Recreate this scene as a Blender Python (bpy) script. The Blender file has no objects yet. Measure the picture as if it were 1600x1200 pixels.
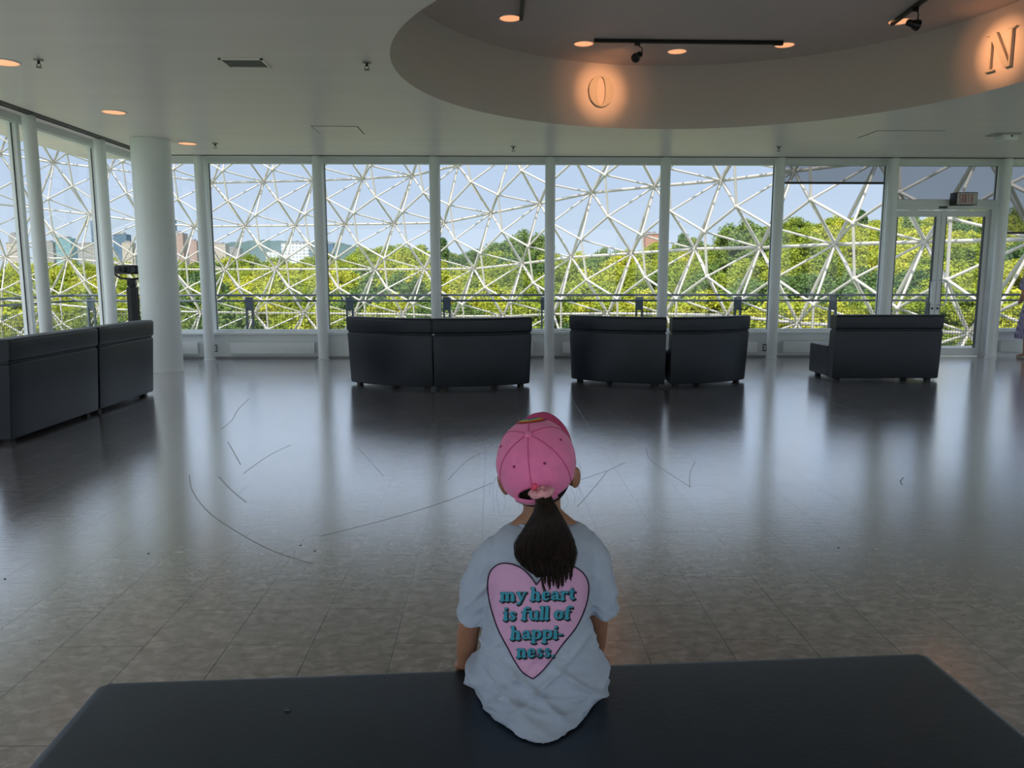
import bpy, bmesh, math, random
import numpy as np
from mathutils import Vector, Matrix, noise
from mathutils.bvhtree import BVHTree
random.seed(7); rng = np.random.default_rng(7)
PI = math.pi
sc = bpy.context.scene
COL = sc.collection

# ------------------------------------------------------------------ camera
FPX = 1220.0; PITCH = math.atan(172 / FPX); YAW = math.radians(1.4); EYE = 1.35
cam = bpy.data.objects.new('camera', bpy.data.cameras.new('camera')); COL.objects.link(cam)
cam.location = (0, 0, EYE)
cam.rotation_euler = (PI / 2 - PITCH, 0, -YAW)
cam.data.sensor_fit = 'HORIZONTAL'; cam.data.sensor_width = 36; cam.data.lens = 36 * FPX / 1600
cam.data.clip_start = 0.05; cam.data.clip_end = 20000
sc.camera = cam

# ------------------------------------------------------------------ world, sun, exposure
sc.view_settings.view_transform = 'Standard'; sc.view_settings.look = 'None'
sc.view_settings.gamma = 1; sc.view_settings.use_curve_mapping = False
sc.view_settings.exposure = 0.0
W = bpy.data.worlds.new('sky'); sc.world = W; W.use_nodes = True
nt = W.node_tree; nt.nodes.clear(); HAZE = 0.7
tc = nt.nodes.new('ShaderNodeTexCoord'); sx = nt.nodes.new('ShaderNodeSeparateXYZ')
cr = nt.nodes.new('ShaderNodeValToRGB'); bg = nt.nodes.new('ShaderNodeBackground'); ow = nt.nodes.new('ShaderNodeOutputWorld')
nt.links.new(tc.outputs['Generated'], sx.inputs[0]); nt.links.new(sx.outputs['Z'], cr.inputs[0])
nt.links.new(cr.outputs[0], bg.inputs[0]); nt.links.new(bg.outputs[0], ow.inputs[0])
e = cr.color_ramp.elements
e[0].position = 0.0; e[0].color = (.60, .73, .86, 1)
e[1].position = 1.0; e[1].color = (.45, .68, 1.1, 1)
m_ = e.new(.10); m_.color = (.52, .65, .84, 1)
m_ = e.new(.20); m_.color = (.44, .59, .83, 1)
m_ = e.new(.42); m_.color = (.78, .92, 1.15, 1)  # upper sky, above the view through the windows, brightened for fill light
# the hazy sky is brighter and whiter around the sun, behind the building
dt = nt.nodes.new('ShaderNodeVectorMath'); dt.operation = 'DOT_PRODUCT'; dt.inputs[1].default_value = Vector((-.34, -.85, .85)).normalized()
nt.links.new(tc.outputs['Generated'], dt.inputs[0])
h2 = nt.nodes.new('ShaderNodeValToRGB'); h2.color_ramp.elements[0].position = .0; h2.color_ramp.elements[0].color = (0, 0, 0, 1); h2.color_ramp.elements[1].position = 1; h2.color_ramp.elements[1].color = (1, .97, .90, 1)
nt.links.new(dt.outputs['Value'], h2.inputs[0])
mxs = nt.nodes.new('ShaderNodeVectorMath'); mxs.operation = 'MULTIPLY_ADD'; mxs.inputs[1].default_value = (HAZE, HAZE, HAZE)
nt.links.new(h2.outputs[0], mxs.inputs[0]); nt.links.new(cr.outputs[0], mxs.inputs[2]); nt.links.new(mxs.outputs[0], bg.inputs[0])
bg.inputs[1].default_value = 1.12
sun = bpy.data.objects.new('sun', bpy.data.lights.new('sun', 'SUN')); COL.objects.link(sun)
sun.data.energy = 5.0; sun.data.angle = math.radians(.6); sun.data.color = (1, .95, .86)
sun.rotation_euler = Vector((.34, .85, -1.25)).to_track_quat('-Z', 'Y').to_euler()
sun.location = (-20, -50, 80)

# ------------------------------------------------------------------ helpers
_F = Vector((math.sin(YAW) * math.cos(PITCH), math.cos(YAW) * math.cos(PITCH), -math.sin(PITCH)))
_R = Vector((math.cos(YAW), -math.sin(YAW), 0)); _U = _R.cross(_F)
def ray(x, y): return _F + _R * ((x - 800) / FPX) - _U * ((y - 600) / FPX)
O3 = Vector((0, 0, EYE))
def onz(x, y, z): d = ray(x, y); return O3 + d * ((z - EYE) / d.z)
def ony(x, y, Y): d = ray(x, y); return O3 + d * (Y / d.y)

def link(name, me, mat=None, parent=None):
    o = bpy.data.objects.new(name, me); COL.objects.link(o)
    if mat is not None:
        for m in (mat if isinstance(mat, (list, tuple)) else [mat]): me.materials.append(m)
    if parent: o.parent = parent
    return o
def obj(name, bm, mat, parent=None, smooth=True, angle=40):
    me = bpy.data.meshes.new(name); bm.normal_update(); bm.to_mesh(me); bm.free()
    if smooth:
        for p in me.polygons: p.use_smooth = True
        try: me.set_sharp_from_angle(angle=math.radians(angle))
        except Exception: pass
    return link(name, me, mat, parent)
def tag(o, label=None, cat=None, group=None, kind=None):
    if label: o['label'] = label
    if cat: o['category'] = cat
    if group: o['group'] = group
    if kind: o['kind'] = kind
    return o
def thing(name, label, cat, loc=(0, 0, 0), rz=0, group=None):
    o = bpy.data.objects.new(name, None); COL.objects.link(o)
    o.location = loc; o.rotation_euler = (0, 0, rz); o.empty_display_size = .1
    return tag(o, label, cat, group)
def struct(name, loc=(0, 0, 0)):
    o = bpy.data.objects.new(name, None); COL.objects.link(o); o.location = loc; o['kind'] = 'structure'; return o
def dup(root, loc=None, rz=None, label=None, group=None):
    r = root.copy(); COL.objects.link(r)
    if loc is not None: r.location = loc
    if rz is not None: r.rotation_euler = (0, 0, rz)
    if label: r['label'] = label
    if group: r['group'] = group
    for ch in list(root.children):
        c = ch.copy(); COL.objects.link(c); c.parent = r
        for g in list(ch.children):
            d = g.copy(); COL.objects.link(d); d.parent = c
    return r
def box(bm, x0, x1, y0, y1, z0, z1, bev=0, seg=2):
    r = bmesh.ops.create_cube(bm, size=1)
    M = Matrix.Translation(((x0 + x1) / 2, (y0 + y1) / 2, (z0 + z1) / 2)) @ Matrix.Diagonal((x1 - x0, y1 - y0, z1 - z0, 1))
    bmesh.ops.transform(bm, matrix=M, verts=r['verts'])
    if bev:
        es = list({e for v in r['verts'] for e in v.link_edges})
        bmesh.ops.bevel(bm, geom=es, offset=bev, segments=seg, affect='EDGES', profile=.5)
def tube(bm, pts, r, n=8, closed=False, caps=True):
    pts = [Vector(p) for p in pts]; rs = r if isinstance(r, (list, tuple)) else [r] * len(pts)
    up = None; rings = []
    N = len(pts)
    for i, p in enumerate(pts):
        if closed: t = (pts[(i + 1) % N] - pts[i - 1])
        else: t = pts[min(i + 1, N - 1)] - pts[max(i - 1, 0)]
        t.normalize()
        if up is None: up = Vector((0, 0, 1)) if abs(t.z) < .9 else Vector((1, 0, 0))
        a = t.cross(up)
        if a.length < 1e-5: a = t.orthogonal()
        a.normalize(); b = a.cross(t).normalized(); up = b
        rings.append([bm.verts.new(p + (a * math.cos(2 * PI * k / n) + b * math.sin(2 * PI * k / n)) * rs[i]) for k in range(n)])
    m = N if closed else N - 1
    for i in range(m):
        A, B = rings[i], rings[(i + 1) % N]
        for k in range(n): bm.faces.new((A[k], A[(k + 1) % n], B[(k + 1) % n], B[k]))
    if caps and not closed:
        bm.faces.new(rings[0][::-1]); bm.faces.new(rings[-1])
def lathe(bm, prof, n=32, M=None, close=True):
    rings = []
    new = []
    for (r, z) in prof:
        ring = [bm.verts.new((r * math.cos(2 * PI * k / n), r * math.sin(2 * PI * k / n), z)) for k in range(n)]
        rings.append(ring); new += ring
    for A, B in zip(rings, rings[1:]):
        for k in range(n): bm.faces.new((A[k], A[(k + 1) % n], B[(k + 1) % n], B[k]))
    if close:
        bm.faces.new(rings[0][::-1]); bm.faces.new(rings[-1])
    if M is not None: bmesh.ops.transform(bm, matrix=M, verts=new)
def sphere(bm, c, r, sub=2, s=(1, 1, 1), R=None):
    q = bmesh.ops.create_icosphere(bm, subdivisions=sub, radius=1)
    M = Matrix.Translation(c) @ (R if R is not None else Matrix.Identity(4)) @ Matrix.Diagonal((r * s[0], r * s[1], r * s[2], 1))
    bmesh.ops.transform(bm, matrix=M, verts=q['verts'])
def limb(bm, pts, sub=2, step=.35):
    """chain of (point, radius): a tapering limb of overlapping balls, fused later by a remesh"""
    for (p, r), (q, s) in zip(pts, pts[1:]):
        p = Vector(p); q = Vector(q); L = (q - p).length; k = max(2, int(L / (min(r, s) * step)) + 1)
        for i in range(k + 1):
            t = i / k; sphere(bm, p.lerp(q, t), r + (s - r) * t, sub)
def fuse(bm, voxel, smooth=3, name='tmp'):
    me = bpy.data.meshes.new(name); bm.to_mesh(me); bm.free()
    o = bpy.data.objects.new(name, me); COL.objects.link(o)
    m = o.modifiers.new('r', 'REMESH'); m.mode = 'VOXEL'; m.voxel_size = voxel; m.use_smooth_shade = True
    s = o.modifiers.new('s', 'SMOOTH'); s.factor = .5; s.iterations = smooth
    dg = bpy.context.evaluated_depsgraph_get(); dg.update()
    res = bpy.data.meshes.new_from_object(o.evaluated_get(dg))
    bpy.data.objects.remove(o); bpy.data.meshes.remove(me)
    for p in res.polygons: p.use_smooth = True
    return res

# ------------------------------------------------------------------ materials
def mat(name, col, rough=.5, metal=0, spec=.5, emit=None, es=0, noise_amt=0, nscale=8, bump=0, bscale=60, sheen=0, coat=0, stretch=None):
    m = bpy.data.materials.new(name); m.use_nodes = True; n = m.node_tree; b = n.nodes['Principled BSDF']
    b.inputs['Base Color'].default_value = (*col, 1); b.inputs['Roughness'].default_value = rough
    b.inputs['Metallic'].default_value = metal; b.inputs['Specular IOR Level'].default_value = spec
    if sheen: b.inputs['Sheen Weight'].default_value = sheen
    if coat: b.inputs['Coat Weight'].default_value = coat
    if emit: b.inputs['Emission Color'].default_value = (*emit, 1); b.inputs['Emission Strength'].default_value = es
    t = n.nodes.new('ShaderNodeTexCoord'); src = t.outputs['Object']
    if stretch:
        mp = n.nodes.new('ShaderNodeMapping'); mp.inputs['Scale'].default_value = stretch
        n.links.new(src, mp.inputs[0]); src = mp.outputs[0]
    if noise_amt:
        x = n.nodes.new('ShaderNodeTexNoise'); x.inputs['Scale'].default_value = nscale; x.inputs['Detail'].default_value = 5
        r = n.nodes.new('ShaderNodeValToRGB')
        r.color_ramp.elements[0].position = .3; r.color_ramp.elements[1].position = .7
        r.color_ramp.elements[0].color = (*[c * (1 - noise_amt) for c in col], 1)
        r.color_ramp.elements[1].color = (*[min(1, c * (1 + noise_amt)) for c in col], 1)
        n.links.new(src, x.inputs['Vector']); n.links.new(x.outputs['Fac'], r.inputs[0]); n.links.new(r.outputs[0], b.inputs['Base Color'])
    if bump:
        x = n.nodes.new('ShaderNodeTexNoise'); x.inputs['Scale'].default_value = bscale; x.inputs['Detail'].default_value = 3
        u = n.nodes.new('ShaderNodeBump'); u.inputs['Strength'].default_value = bump; u.inputs['Distance'].default_value = .01
        n.links.new(src, x.inputs['Vector']); n.links.new(x.outputs['Fac'], u.inputs['Height']); n.links.new(u.outputs[0], b.inputs['Normal'])
    return m
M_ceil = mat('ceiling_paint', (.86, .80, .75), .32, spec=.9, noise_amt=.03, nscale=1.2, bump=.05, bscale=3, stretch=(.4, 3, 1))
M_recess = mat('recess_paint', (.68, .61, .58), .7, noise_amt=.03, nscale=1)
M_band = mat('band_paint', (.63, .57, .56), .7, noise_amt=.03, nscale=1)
M_white = mat('white_enamel', (.80, .84, .83), .32, noise_amt=.03, nscale=2)
M_frame = mat('frame_aluminium', (.76, .79, .78), .35, noise_amt=.04, nscale=3)
M_dark = mat('dark_slot', (.03, .03, .03), .6)
M_gasket = mat('black_gasket', (.05, .055, .06), .5)
M_black = mat('black_metal', (.012, .012, .013), .35)
M_wall = mat('plaster', (.55, .55, .53), .7, noise_amt=.03, nscale=2)
M_vinyl = mat('navy_vinyl', (.017, .029, .046), .42, spec=.5, noise_amt=.15, nscale=7, bump=.06, bscale=90)
M_sofa = mat('sofa_vinyl', (.010, .015, .022), .42, spec=.4, noise_amt=.15, nscale=7, bump=.06, bscale=90)
M_seam = mat('vinyl_piping', (.008, .010, .013), .5)
M_foot = mat('black_foot', (.01, .01, .01), .5)
M_rail = mat('rail_grey', (.045, .065, .085), .4)
M_strut = mat('strut_white', (.58, .54, .50), .45, noise_amt=.08, nscale=1.5)
M_conc = mat('concrete', (.42, .42, .40), .8, noise_amt=.1, nscale=3)
M_skin = mat('skin', (.36, .17, .10), .5, noise_amt=.06, nscale=20)
M_hair = mat('black_hair', (.012, .007, .006), .5, spec=.22, noise_amt=.4, nscale=80)
M_lamp = mat('lamp_glow', (.9, .5, .3), .5, emit=(1, .42, .20), es=1.0)

def glass_mat():
    m = bpy.data.materials.new('window_glass'); m.use_nodes = True; n = m.node_tree; n.nodes.clear()
    o = n.nodes.new('ShaderNodeOutputMaterial'); mx = n.nodes.new('ShaderNodeMixShader')
    t = n.nodes.new('ShaderNodeBsdfTransparent'); t.inputs[0].default_value = (.95, .95, .95, 1)
    g = n.nodes.new('ShaderNodeBsdfGlossy'); g.inputs['Roughness'].default_value = .0; g.inputs[0].default_value = (1, 1, 1, 1)
    f = n.nodes.new('ShaderNodeFresnel'); f.inputs[0].default_value = 1.5
    n.links.new(f.outputs[0], mx.inputs[0]); n.links.new(t.outputs[0], mx.inputs[1]); n.links.new(g.outputs[0], mx.inputs[2]); n.links.new(mx.outputs[0], o.inputs[0])
    return m
M_glass = glass_mat()
def shade_mat():
    m = bpy.data.materials.new('shade_mesh_fabric'); m.use_nodes = True; n = m.node_tree; n.nodes.clear()
    o = n.nodes.new('ShaderNodeOutputMaterial'); mx = n.nodes.new('ShaderNodeMixShader')
    t = n.nodes.new('ShaderNodeBsdfTransparent'); d = n.nodes.new('ShaderNodeBsdfDiffuse'); d.inputs[0].default_value = (.12, .13, .15, 1)
    w = n.nodes.new('ShaderNodeTexWave'); w.inputs['Scale'].default_value = 60; w.bands_direction = 'Z'
    tcn = n.nodes.new('ShaderNodeTexCoord'); n.links.new(tcn.outputs['Object'], w.inputs['Vector'])
    mr = n.nodes.new('ShaderNodeMapRange'); mr.inputs['To Min'].default_value = .62; mr.inputs['To Max'].default_value = .72
    n.links.new(w.outputs['Fac'], mr.inputs[0]); n.links.new(mr.outputs[0], mx.inputs[0])
    n.links.new(t.outputs[0], mx.inputs[1]); n.links.new(d.outputs[0], mx.inputs[2]); n.links.new(mx.outputs[0], o.inputs[0])
    return m
M_shade = shade_mat()

def floor_mat():
    m = bpy.data.materials.new('vinyl_tile_floor'); m.use_nodes = True; n = m.node_tree; b = n.nodes['Principled BSDF']; L = n.links.new
    t = n.nodes.new('ShaderNodeTexCoord'); mp = n.nodes.new('ShaderNodeMapping')
    mp.inputs['Rotation'].default_value = (0, 0, PI / 2); mp.inputs['Location'].default_value = (.29, .06, 0)
    L(t.outputs['Object'], mp.inputs[0])
    br = n.nodes.new('ShaderNodeTexBrick'); br.offset = .5; br.inputs['Scale'].default_value = 1
    br.inputs['Brick Width'].default_value = .61; br.inputs['Row Height'].default_value = .305; br.inputs['Mortar Size'].default_value = .0022
    br.inputs['Mortar Smooth'].default_value = .3; br.inputs['Bias'].default_value = 0
    br.inputs['Color1'].default_value = (.90, .90, .90, 1); br.inputs['Color2'].default_value = (1.06, 1.06, 1.06, 1); br.inputs['Mortar'].default_value = (.22, .2, .2, 1)
    L(mp.outputs[0], br.inputs['Vector'])
    mp2 = n.nodes.new('ShaderNodeMapping'); mp2.inputs['Scale'].default_value = (1, 1.5, 1); L(t.outputs['Object'], mp2.inputs[0])
    n1 = n.nodes.new('ShaderNodeTexNoise'); n1.inputs['Scale'].default_value = 16; n1.inputs['Detail'].default_value = 9; n1.inputs['Roughness'].default_value = .65; n1.inputs['Distortion'].default_value = .6
    L(mp2.outputs[0], n1.inputs['Vector'])
    r1 = n.nodes.new('ShaderNodeValToRGB'); q = r1.color_ramp.elements
    q[0].position = .30; q[0].color = (.23, .185, .178, 1); q[1].position = .72; q[1].color = (.60, .53, .515, 1)
    k = q.new(.5); k.color = (.36, .31, .30, 1)
    L(n1.outputs['Fac'], r1.inputs[0])
    mul = n.nodes.new('ShaderNodeMixRGB'); mul.blend_type = 'MULTIPLY'; mul.inputs[0].default_value = 1
    L(r1.outputs[0], mul.inputs[1]); L(br.outputs['Color'], mul.inputs[2]); L(mul.outputs[0], b.inputs['Base Color'])
    n2 = n.nodes.new('ShaderNodeTexNoise'); n2.inputs['Scale'].default_value = 1.3; n2.inputs['Detail'].default_value = 6
    L(t.outputs['Object'], n2.inputs['Vector'])
    mr = n.nodes.new('ShaderNodeMapRange'); mr.inputs['To Min'].default_value = .12; mr.inputs['To Max'].default_value = .19
    L(n2.outputs['Fac'], mr.inputs[0])
    # waxed vinyl: a dull tile under a polish that mirrors strongly at a low angle
    b.inputs['Specular IOR Level'].default_value = 0; b.inputs['Roughness'].default_value = .8
    gl = n.nodes.new('ShaderNodeBsdfGlossy'); gl.inputs[0].default_value = (.97, .97, .98, 1); L(mr.outputs[0], gl.inputs['Roughness'])
    lw = n.nodes.new('ShaderNodeLayerWeight'); lw.inputs[0].default_value = .5
    rf = n.nodes.new('ShaderNodeValToRGB'); q = rf.color_ramp.elements; q[0].position = .3; q[0].color = (.10, .10, .10, 1); q[1].position = .95; q[1].color = (.90, .90, .90, 1)
    k = q.new(.5); k.color = (.22, .22, .22, 1); k = q.new(.65); k.color = (.48, .48, .48, 1); k = q.new(.8); k.color = (.86, .86, .86, 1)
    L(lw.outputs['Facing'], rf.inputs[0]); ms = n.nodes.new('ShaderNodeMixShader'); L(rf.outputs[0], ms.inputs[0]); L(b.outputs[0], ms.inputs[1]); L(gl.outputs[0], ms.inputs[2])
    L(ms.outputs[0], n.nodes['Material Output'].inputs['Surface'])
    # brushed ripple left by the polisher, running across the room
    mp3 = n.nodes.new('ShaderNodeMapping'); mp3.inputs['Scale'].default_value = (3.5, 44, 1); L(t.outputs['Object'], mp3.inputs[0])
    n3 = n.nodes.new('ShaderNodeTexNoise'); n3.inputs['Scale'].default_value = 2.2; n3.inputs['Detail'].default_value = 5; n3.inputs['Roughness'].default_value = .6
    L(mp3.outputs[0], n3.inputs['Vector'])
    u = n.nodes.new('ShaderNodeBump'); u.inputs['Strength'].default_value = .06; u.inputs['Distance'].default_value = .012
    L(n3.outputs['Fac'], u.inputs['Height'])
    u2 = n.nodes.new('ShaderNodeBump'); u2.inputs['Strength'].default_value = .6; u2.inputs['Distance'].default_value = .001; u2.invert = True
    L(br.outputs['Fac'], u2.inputs['Height']); L(u.outputs[0], u2.inputs['Normal']); L(u2.outputs[0], b.inputs['Normal']); L(u2.outputs[0], gl.inputs['Normal'])
    return m

def leaf_mat(name, c0, c1, c2):
    m = bpy.data.materials.new(name); m.use_nodes = True; n = m.node_tree; n.nodes.clear(); L = n.links.new
    o = n.nodes.new('ShaderNodeOutputMaterial'); d = n.nodes.new('ShaderNodeBsdfDiffuse'); tr = n.nodes.new('ShaderNodeBsdfTranslucent')
    mx = n.nodes.new('ShaderNodeMixShader'); mx.inputs[0].default_value = .2
    t = n.nodes.new('ShaderNodeTexCoord'); x = n.nodes.new('ShaderNodeTexNoise'); x.inputs['Scale'].default_value = .9; x.inputs['Detail'].default_value = 3
    oi = n.nodes.new('ShaderNodeObjectInfo'); ad = n.nodes.new('ShaderNodeMath'); ad.operation = 'MULTIPLY_ADD'; ad.inputs[1].default_value = .34; ad.inputs[2].default_value = -.17
    ad2 = n.nodes.new('ShaderNodeMath'); ad2.operation = 'ADD'
    r = n.nodes.new('ShaderNodeValToRGB'); q = r.color_ramp.elements
    q[0].position = .25; q[0].color = (*c0, 1); q[1].position = .75; q[1].color = (*c2, 1); k = q.new(.5); k.color = (*c1, 1)
    L(t.outputs['Object'], x.inputs['Vector']); L(oi.outputs['Random'], ad.inputs[0]); L(ad.outputs[0], ad2.inputs[0]); L(x.outputs['Fac'], ad2.inputs[1])
    L(ad2.outputs[0], r.inputs[0]); L(r.outputs[0], d.inputs[0]); L(r.outputs[0], tr.inputs[0])
    L(d.outputs[0], mx.inputs[1]); L(tr.outputs[0], mx.inputs[2]); L(mx.outputs[0], o.inputs[0])
    return m
M_leaf = leaf_mat('leaf_yellow_green', (.15, .22, .035), (.31, .37, .045), (.58, .55, .06))
M_leafd = leaf_mat('leaf_dark_green', (.08, .15, .05), (.14, .22, .06), (.24, .32, .08))
M_bark = mat('bark', (.10, .08, .06), .9, noise_amt=.3, nscale=3)
M_ground = mat('meadow', (.10, .16, .04), .95, noise_amt=.3, nscale=.05)
M_hill = mat('wooded_hill', (.075, .125, .115), 1, noise_amt=.15, nscale=.004)  # distance haze is put into this muted grey-green colour

# ------------------------------------------------------------------ room dimensions
H = 3.145; YG = 12.70; YC = 12.40; XG = -5.50; XC = -5.20; XR = 11.7; YB = -4.2
CX, CY, CR, H2 = 2.083, 7.128, 2.946, 3.90

# floor
bm = bmesh.new(); box(bm, XG - .15, XR + .1, YB - .1, YG + .12, -.25, 0)
floor = obj('floor', bm, floor_mat(), smooth=False); floor['kind'] = 'structure'
# scuffs scratched in the floor: thin flat ribbons
def ribbon(bm, pts, w, z):
    pts = [Vector(p) for p in pts]
    for i in range(len(pts) - 1):
        a, b = pts[i], pts[i + 1]; d = (b - a).normalized(); s = Vector((-d.y, d.x, 0)) * w * .5
        bm.faces.new([bm.verts.new(Vector((v.x, v.y, z))) for v in (a - s, b - s, b + s, a + s)])
bm = bmesh.new()
def pxline(L, w=.006):
    pts = [onz(x, y, 0) for x, y in L]; out = []
    P = [pts[0]] + pts + [pts[-1]]
    for i in range(1, len(P) - 2):
        for k in range(6):
            t = k / 6; p0, p1, p2, p3 = P[i - 1:i + 3]
            out.append(.5 * ((2 * p1) + (p2 - p0) * t + (2 * p0 - 5 * p1 + 4 * p2 - p3) * t * t + (3 * p1 - p0 - 3 * p2 + p3) * t ** 3))
    out.append(pts[-1]); ribbon(bm, out, w, .0006)
pxline([(296, 742), (300, 765), (318, 792), (345, 815), (400, 848), (440, 866), (492, 882)], .006)
pxline([(390, 622), (372, 640), (362, 657), (345, 671)], .008)
pxline([(356, 690), (366, 708), (376, 726)], .008)
pxline([(342, 745), (362, 766), (385, 785)], .008)
pxline([(380, 740), (420, 712), (455, 695)], .006)
pxline([(500, 838), (610, 810), (700, 782), (770, 754)], .006)
pxline([(700, 750), (730, 720), (760, 704)], .004)
pxline([(905, 750), (950, 735), (978, 722)], .005)
pxline([(902, 792), (930, 760), (950, 735)], .004)
pxline([(1010, 700), (1018, 720), (1080, 762)], .004)
pxline([(1078, 762), (1078, 740), (1086, 722)], .004)
pxline([(1410, 758), (1407, 752), (1412, 746)], .008)
pxline([(930, 620), (960, 640), (985, 665)], .005)
pxline([(740, 640), (700, 655), (655, 668)], .004)
pxline([(560, 700), (600, 745)], .003)
sc_o = obj('scuff_marks', bm, mat('scuff', (.28, .25, .23), .22, spec=1), floor, smooth=False)
bm = bmesh.new()
for x, y in [(492, 861), (232, 865), (1310, 856), (8, 905), (470, 852)]:
    p = onz(x, y, 0); sphere(bm, (p.x, p.y, .001), .006, 1, (1, 1, .3))
obj('crumbs', bm, M_dark, floor)

# ceiling with its round recess
bm = bmesh.new(); n = 128
x0, x1, y0, y1 = XG - .9, XR + .1, YB - .1, YG + .12
circ, rect = [], []
for k in range(n):
    a = 2 * PI * k / n; dx, dy = math.cos(a), math.sin(a)
    circ.append(bm.verts.new((CX + CR * dx, CY + CR * dy, H)))
    ts = []
    if dx > 1e-9: ts.append((x1 - CX) / dx)
    if dx < -1e-9: ts.append((x0 - CX) / dx)
    if dy > 1e-9: ts.append((y1 - CY) / dy)
    if dy < -1e-9: ts.append((y0 - CY) / dy)
    t = min(ts); rect.append(bm.verts.new((CX + t * dx, CY + t * dy, H)))
cor = {}
for k in range(n):
    k2 = (k + 1) % n; A, B = rect[k].co, rect[k2].co
    vs = [circ[k], rect[k]]
    if abs(A.x - B.x) > 1e-5 and abs(A.y - B.y) > 1e-5:
        vs.append(bm.verts.new((x0 if min(A.x, B.x) < x0 + 1e-4 else x1, y0 if min(A.y, B.y) < y0 + 1e-4 else y1, H)))
    vs += [rect[k2], circ[k2]]
    bm.faces.new(vs[::-1])
ceiling = obj('ceiling', bm, M_ceil, smooth=False); ceiling['kind'] = 'structure'
bm = bmesh.new()
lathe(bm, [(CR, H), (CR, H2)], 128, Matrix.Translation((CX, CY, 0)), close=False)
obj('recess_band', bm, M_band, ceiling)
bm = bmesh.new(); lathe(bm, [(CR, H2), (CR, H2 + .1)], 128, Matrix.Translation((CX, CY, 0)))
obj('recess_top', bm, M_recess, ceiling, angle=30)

# slot diffusers in the ceiling
bm = bmesh.new()
for i, dx in enumerate((-.065, -.025, .02, .06)):
    box(bm, XC + dx - .01, XC + dx + .008, YB, YC + .05, H - .006, H + .002)
o = obj('trim_1', bm, M_dark, smooth=False); o['kind'] = 'structure'
bm = bmesh.new(); box(bm, -4.95, XR, YC - .03, YC + .03, H - .006, H + .002)
o = obj('trim_2', bm, M_dark, smooth=False); o['kind'] = 'structure'
# window head strips
bm = bmesh.new(); box(bm, XG, XR, YG - .08, YG + .1, 3.085, H); o = obj('trim_3', bm, M_frame, smooth=False); o['kind'] = 'structure'
bm = bmesh.new(); box(bm, XG - .08, XG + .08, YB, YG, 3.07, H); o = obj('trim_4', bm, M_frame, smooth=False); o['kind'] = 'structure'

# low wall under the glass, with its ledge
bm = bmesh.new(); box(bm, XG, 6.36, YG - .06, YG + .1, 0, .395); box(bm, 8.16, XR, YG - .06, YG + .1, 0, .395)
box(bm, XG, 6.36, YG - .13, YG + .1, .385, .43, .008); box(bm, 8.16, XR, YG - .13, YG + .1, .385, .43, .008)
o = obj('wall_far', bm, M_white); o['kind'] = 'structure'
bm = bmesh.new(); box(bm, XG - .1, XG + .06, YB, YG, 0, .395); box(bm, XG - .1, XG + .13, YB, YG - .1, .385, .43, .008)
o = obj('wall_left', bm, M_white); o['kind'] = 'structure'
bm = bmesh.new(); box(bm, XG, 6.3, YG - .075, YG - .05, 0, .03); o = obj('baseboard_far', bm, mat('grey_base', (.30, .31, .31), .5), smooth=False); o['kind'] = 'structure'

# windows: one per bay, frame + pane
wcount = [0]
def window_far(xa, xb, z0=.43, z1=3.09):
    wcount[0] += 1; w = struct('window_%d' % wcount[0], ((xa + xb) / 2, YG, z0)); hw = (xb - xa) / 2; h = z1 - z0
    bm = bmesh.new(); fw = .035
    box(bm, -hw, -hw + fw, -.05, .05, 0, h); box(bm, hw - fw, hw, -.05, .05, 0, h)
    box(bm, -hw + fw, hw - fw, -.05, .05, 0, .03); box(bm, -hw + fw, hw - fw, -.05, .05, h - .03, h)
    obj('window_frame', bm, M_frame, w, smooth=False)
    bm = bmesh.new(); g = .012
    box(bm, -hw + fw, -hw + fw + g, -.004, .004, .03, h - .03); box(bm, hw - fw - g, hw - fw, -.004, .004, .03, h - .03)
    obj('gasket', bm, M_gasket, w, smooth=False)
    bm = bmesh.new(); bm.faces.new([bm.verts.new(v) for v in ((-hw + fw, 0, .03), (hw - fw, 0, .03), (hw - fw, 0, h - .03), (-hw + fw, 0, h - .03))])
    obj('pane', bm, M_glass, w, smooth=False)
    return w
xs = [-5.45, -4.5, -2.7, -.9, .9, 2.7, 4.5, 6.3]
for a, b in zip(xs, xs[1:]): window_far(a + .025, b + .025)
window_far(8.15, 9.925); window_far(9.925, 11.6)
window_far(6.36, 8.14, 2.50)       # transom over the doors
def window_left(ya, yb, z0=.43, z1=3.09):
    w = window_far(ya, yb, z0, z1); w.location = (XG, (ya + yb) / 2, z0); w.rotation_euler = (0, 0, PI / 2); return w
ys = [12.62, 11.2, 9.4, 7.6, 5.8, 4.0, 2.2, .4, -1.4, -2.95]
for a, b in zip(ys, ys[1:]): window_left(b + .02, a + .02)

# back and right of the room (behind and beside the camera): piers between unseen window openings, added to light the room
bm = bmesh.new(); box(bm, XG, XR, YB - .1, YB, 0, .12); box(bm, XG, XR, YB - .1, YB, 3.0, H)
for x in (-5.4, -2, 1.5, 5, 8.5, 11.6): box(bm, x - .35, x + .35, YB - .1, YB, .12, 3.0)
o = obj('wall_back', bm, M_wall, smooth=False); o['kind'] = 'structure'
bm = bmesh.new(); box(bm, XR, XR + .1, YB, YG, 0, .43); box(bm, XR, XR + .1, YB, YG, 3.0, H)
for y in (-4, -1, 2, 5, 8, 11, 12.6): box(bm, XR, XR + .1, y - .12, y + .12, .43, 3.0)
o = obj('wall_right', bm, M_white, smooth=False); o['kind'] = 'structure'

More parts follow.
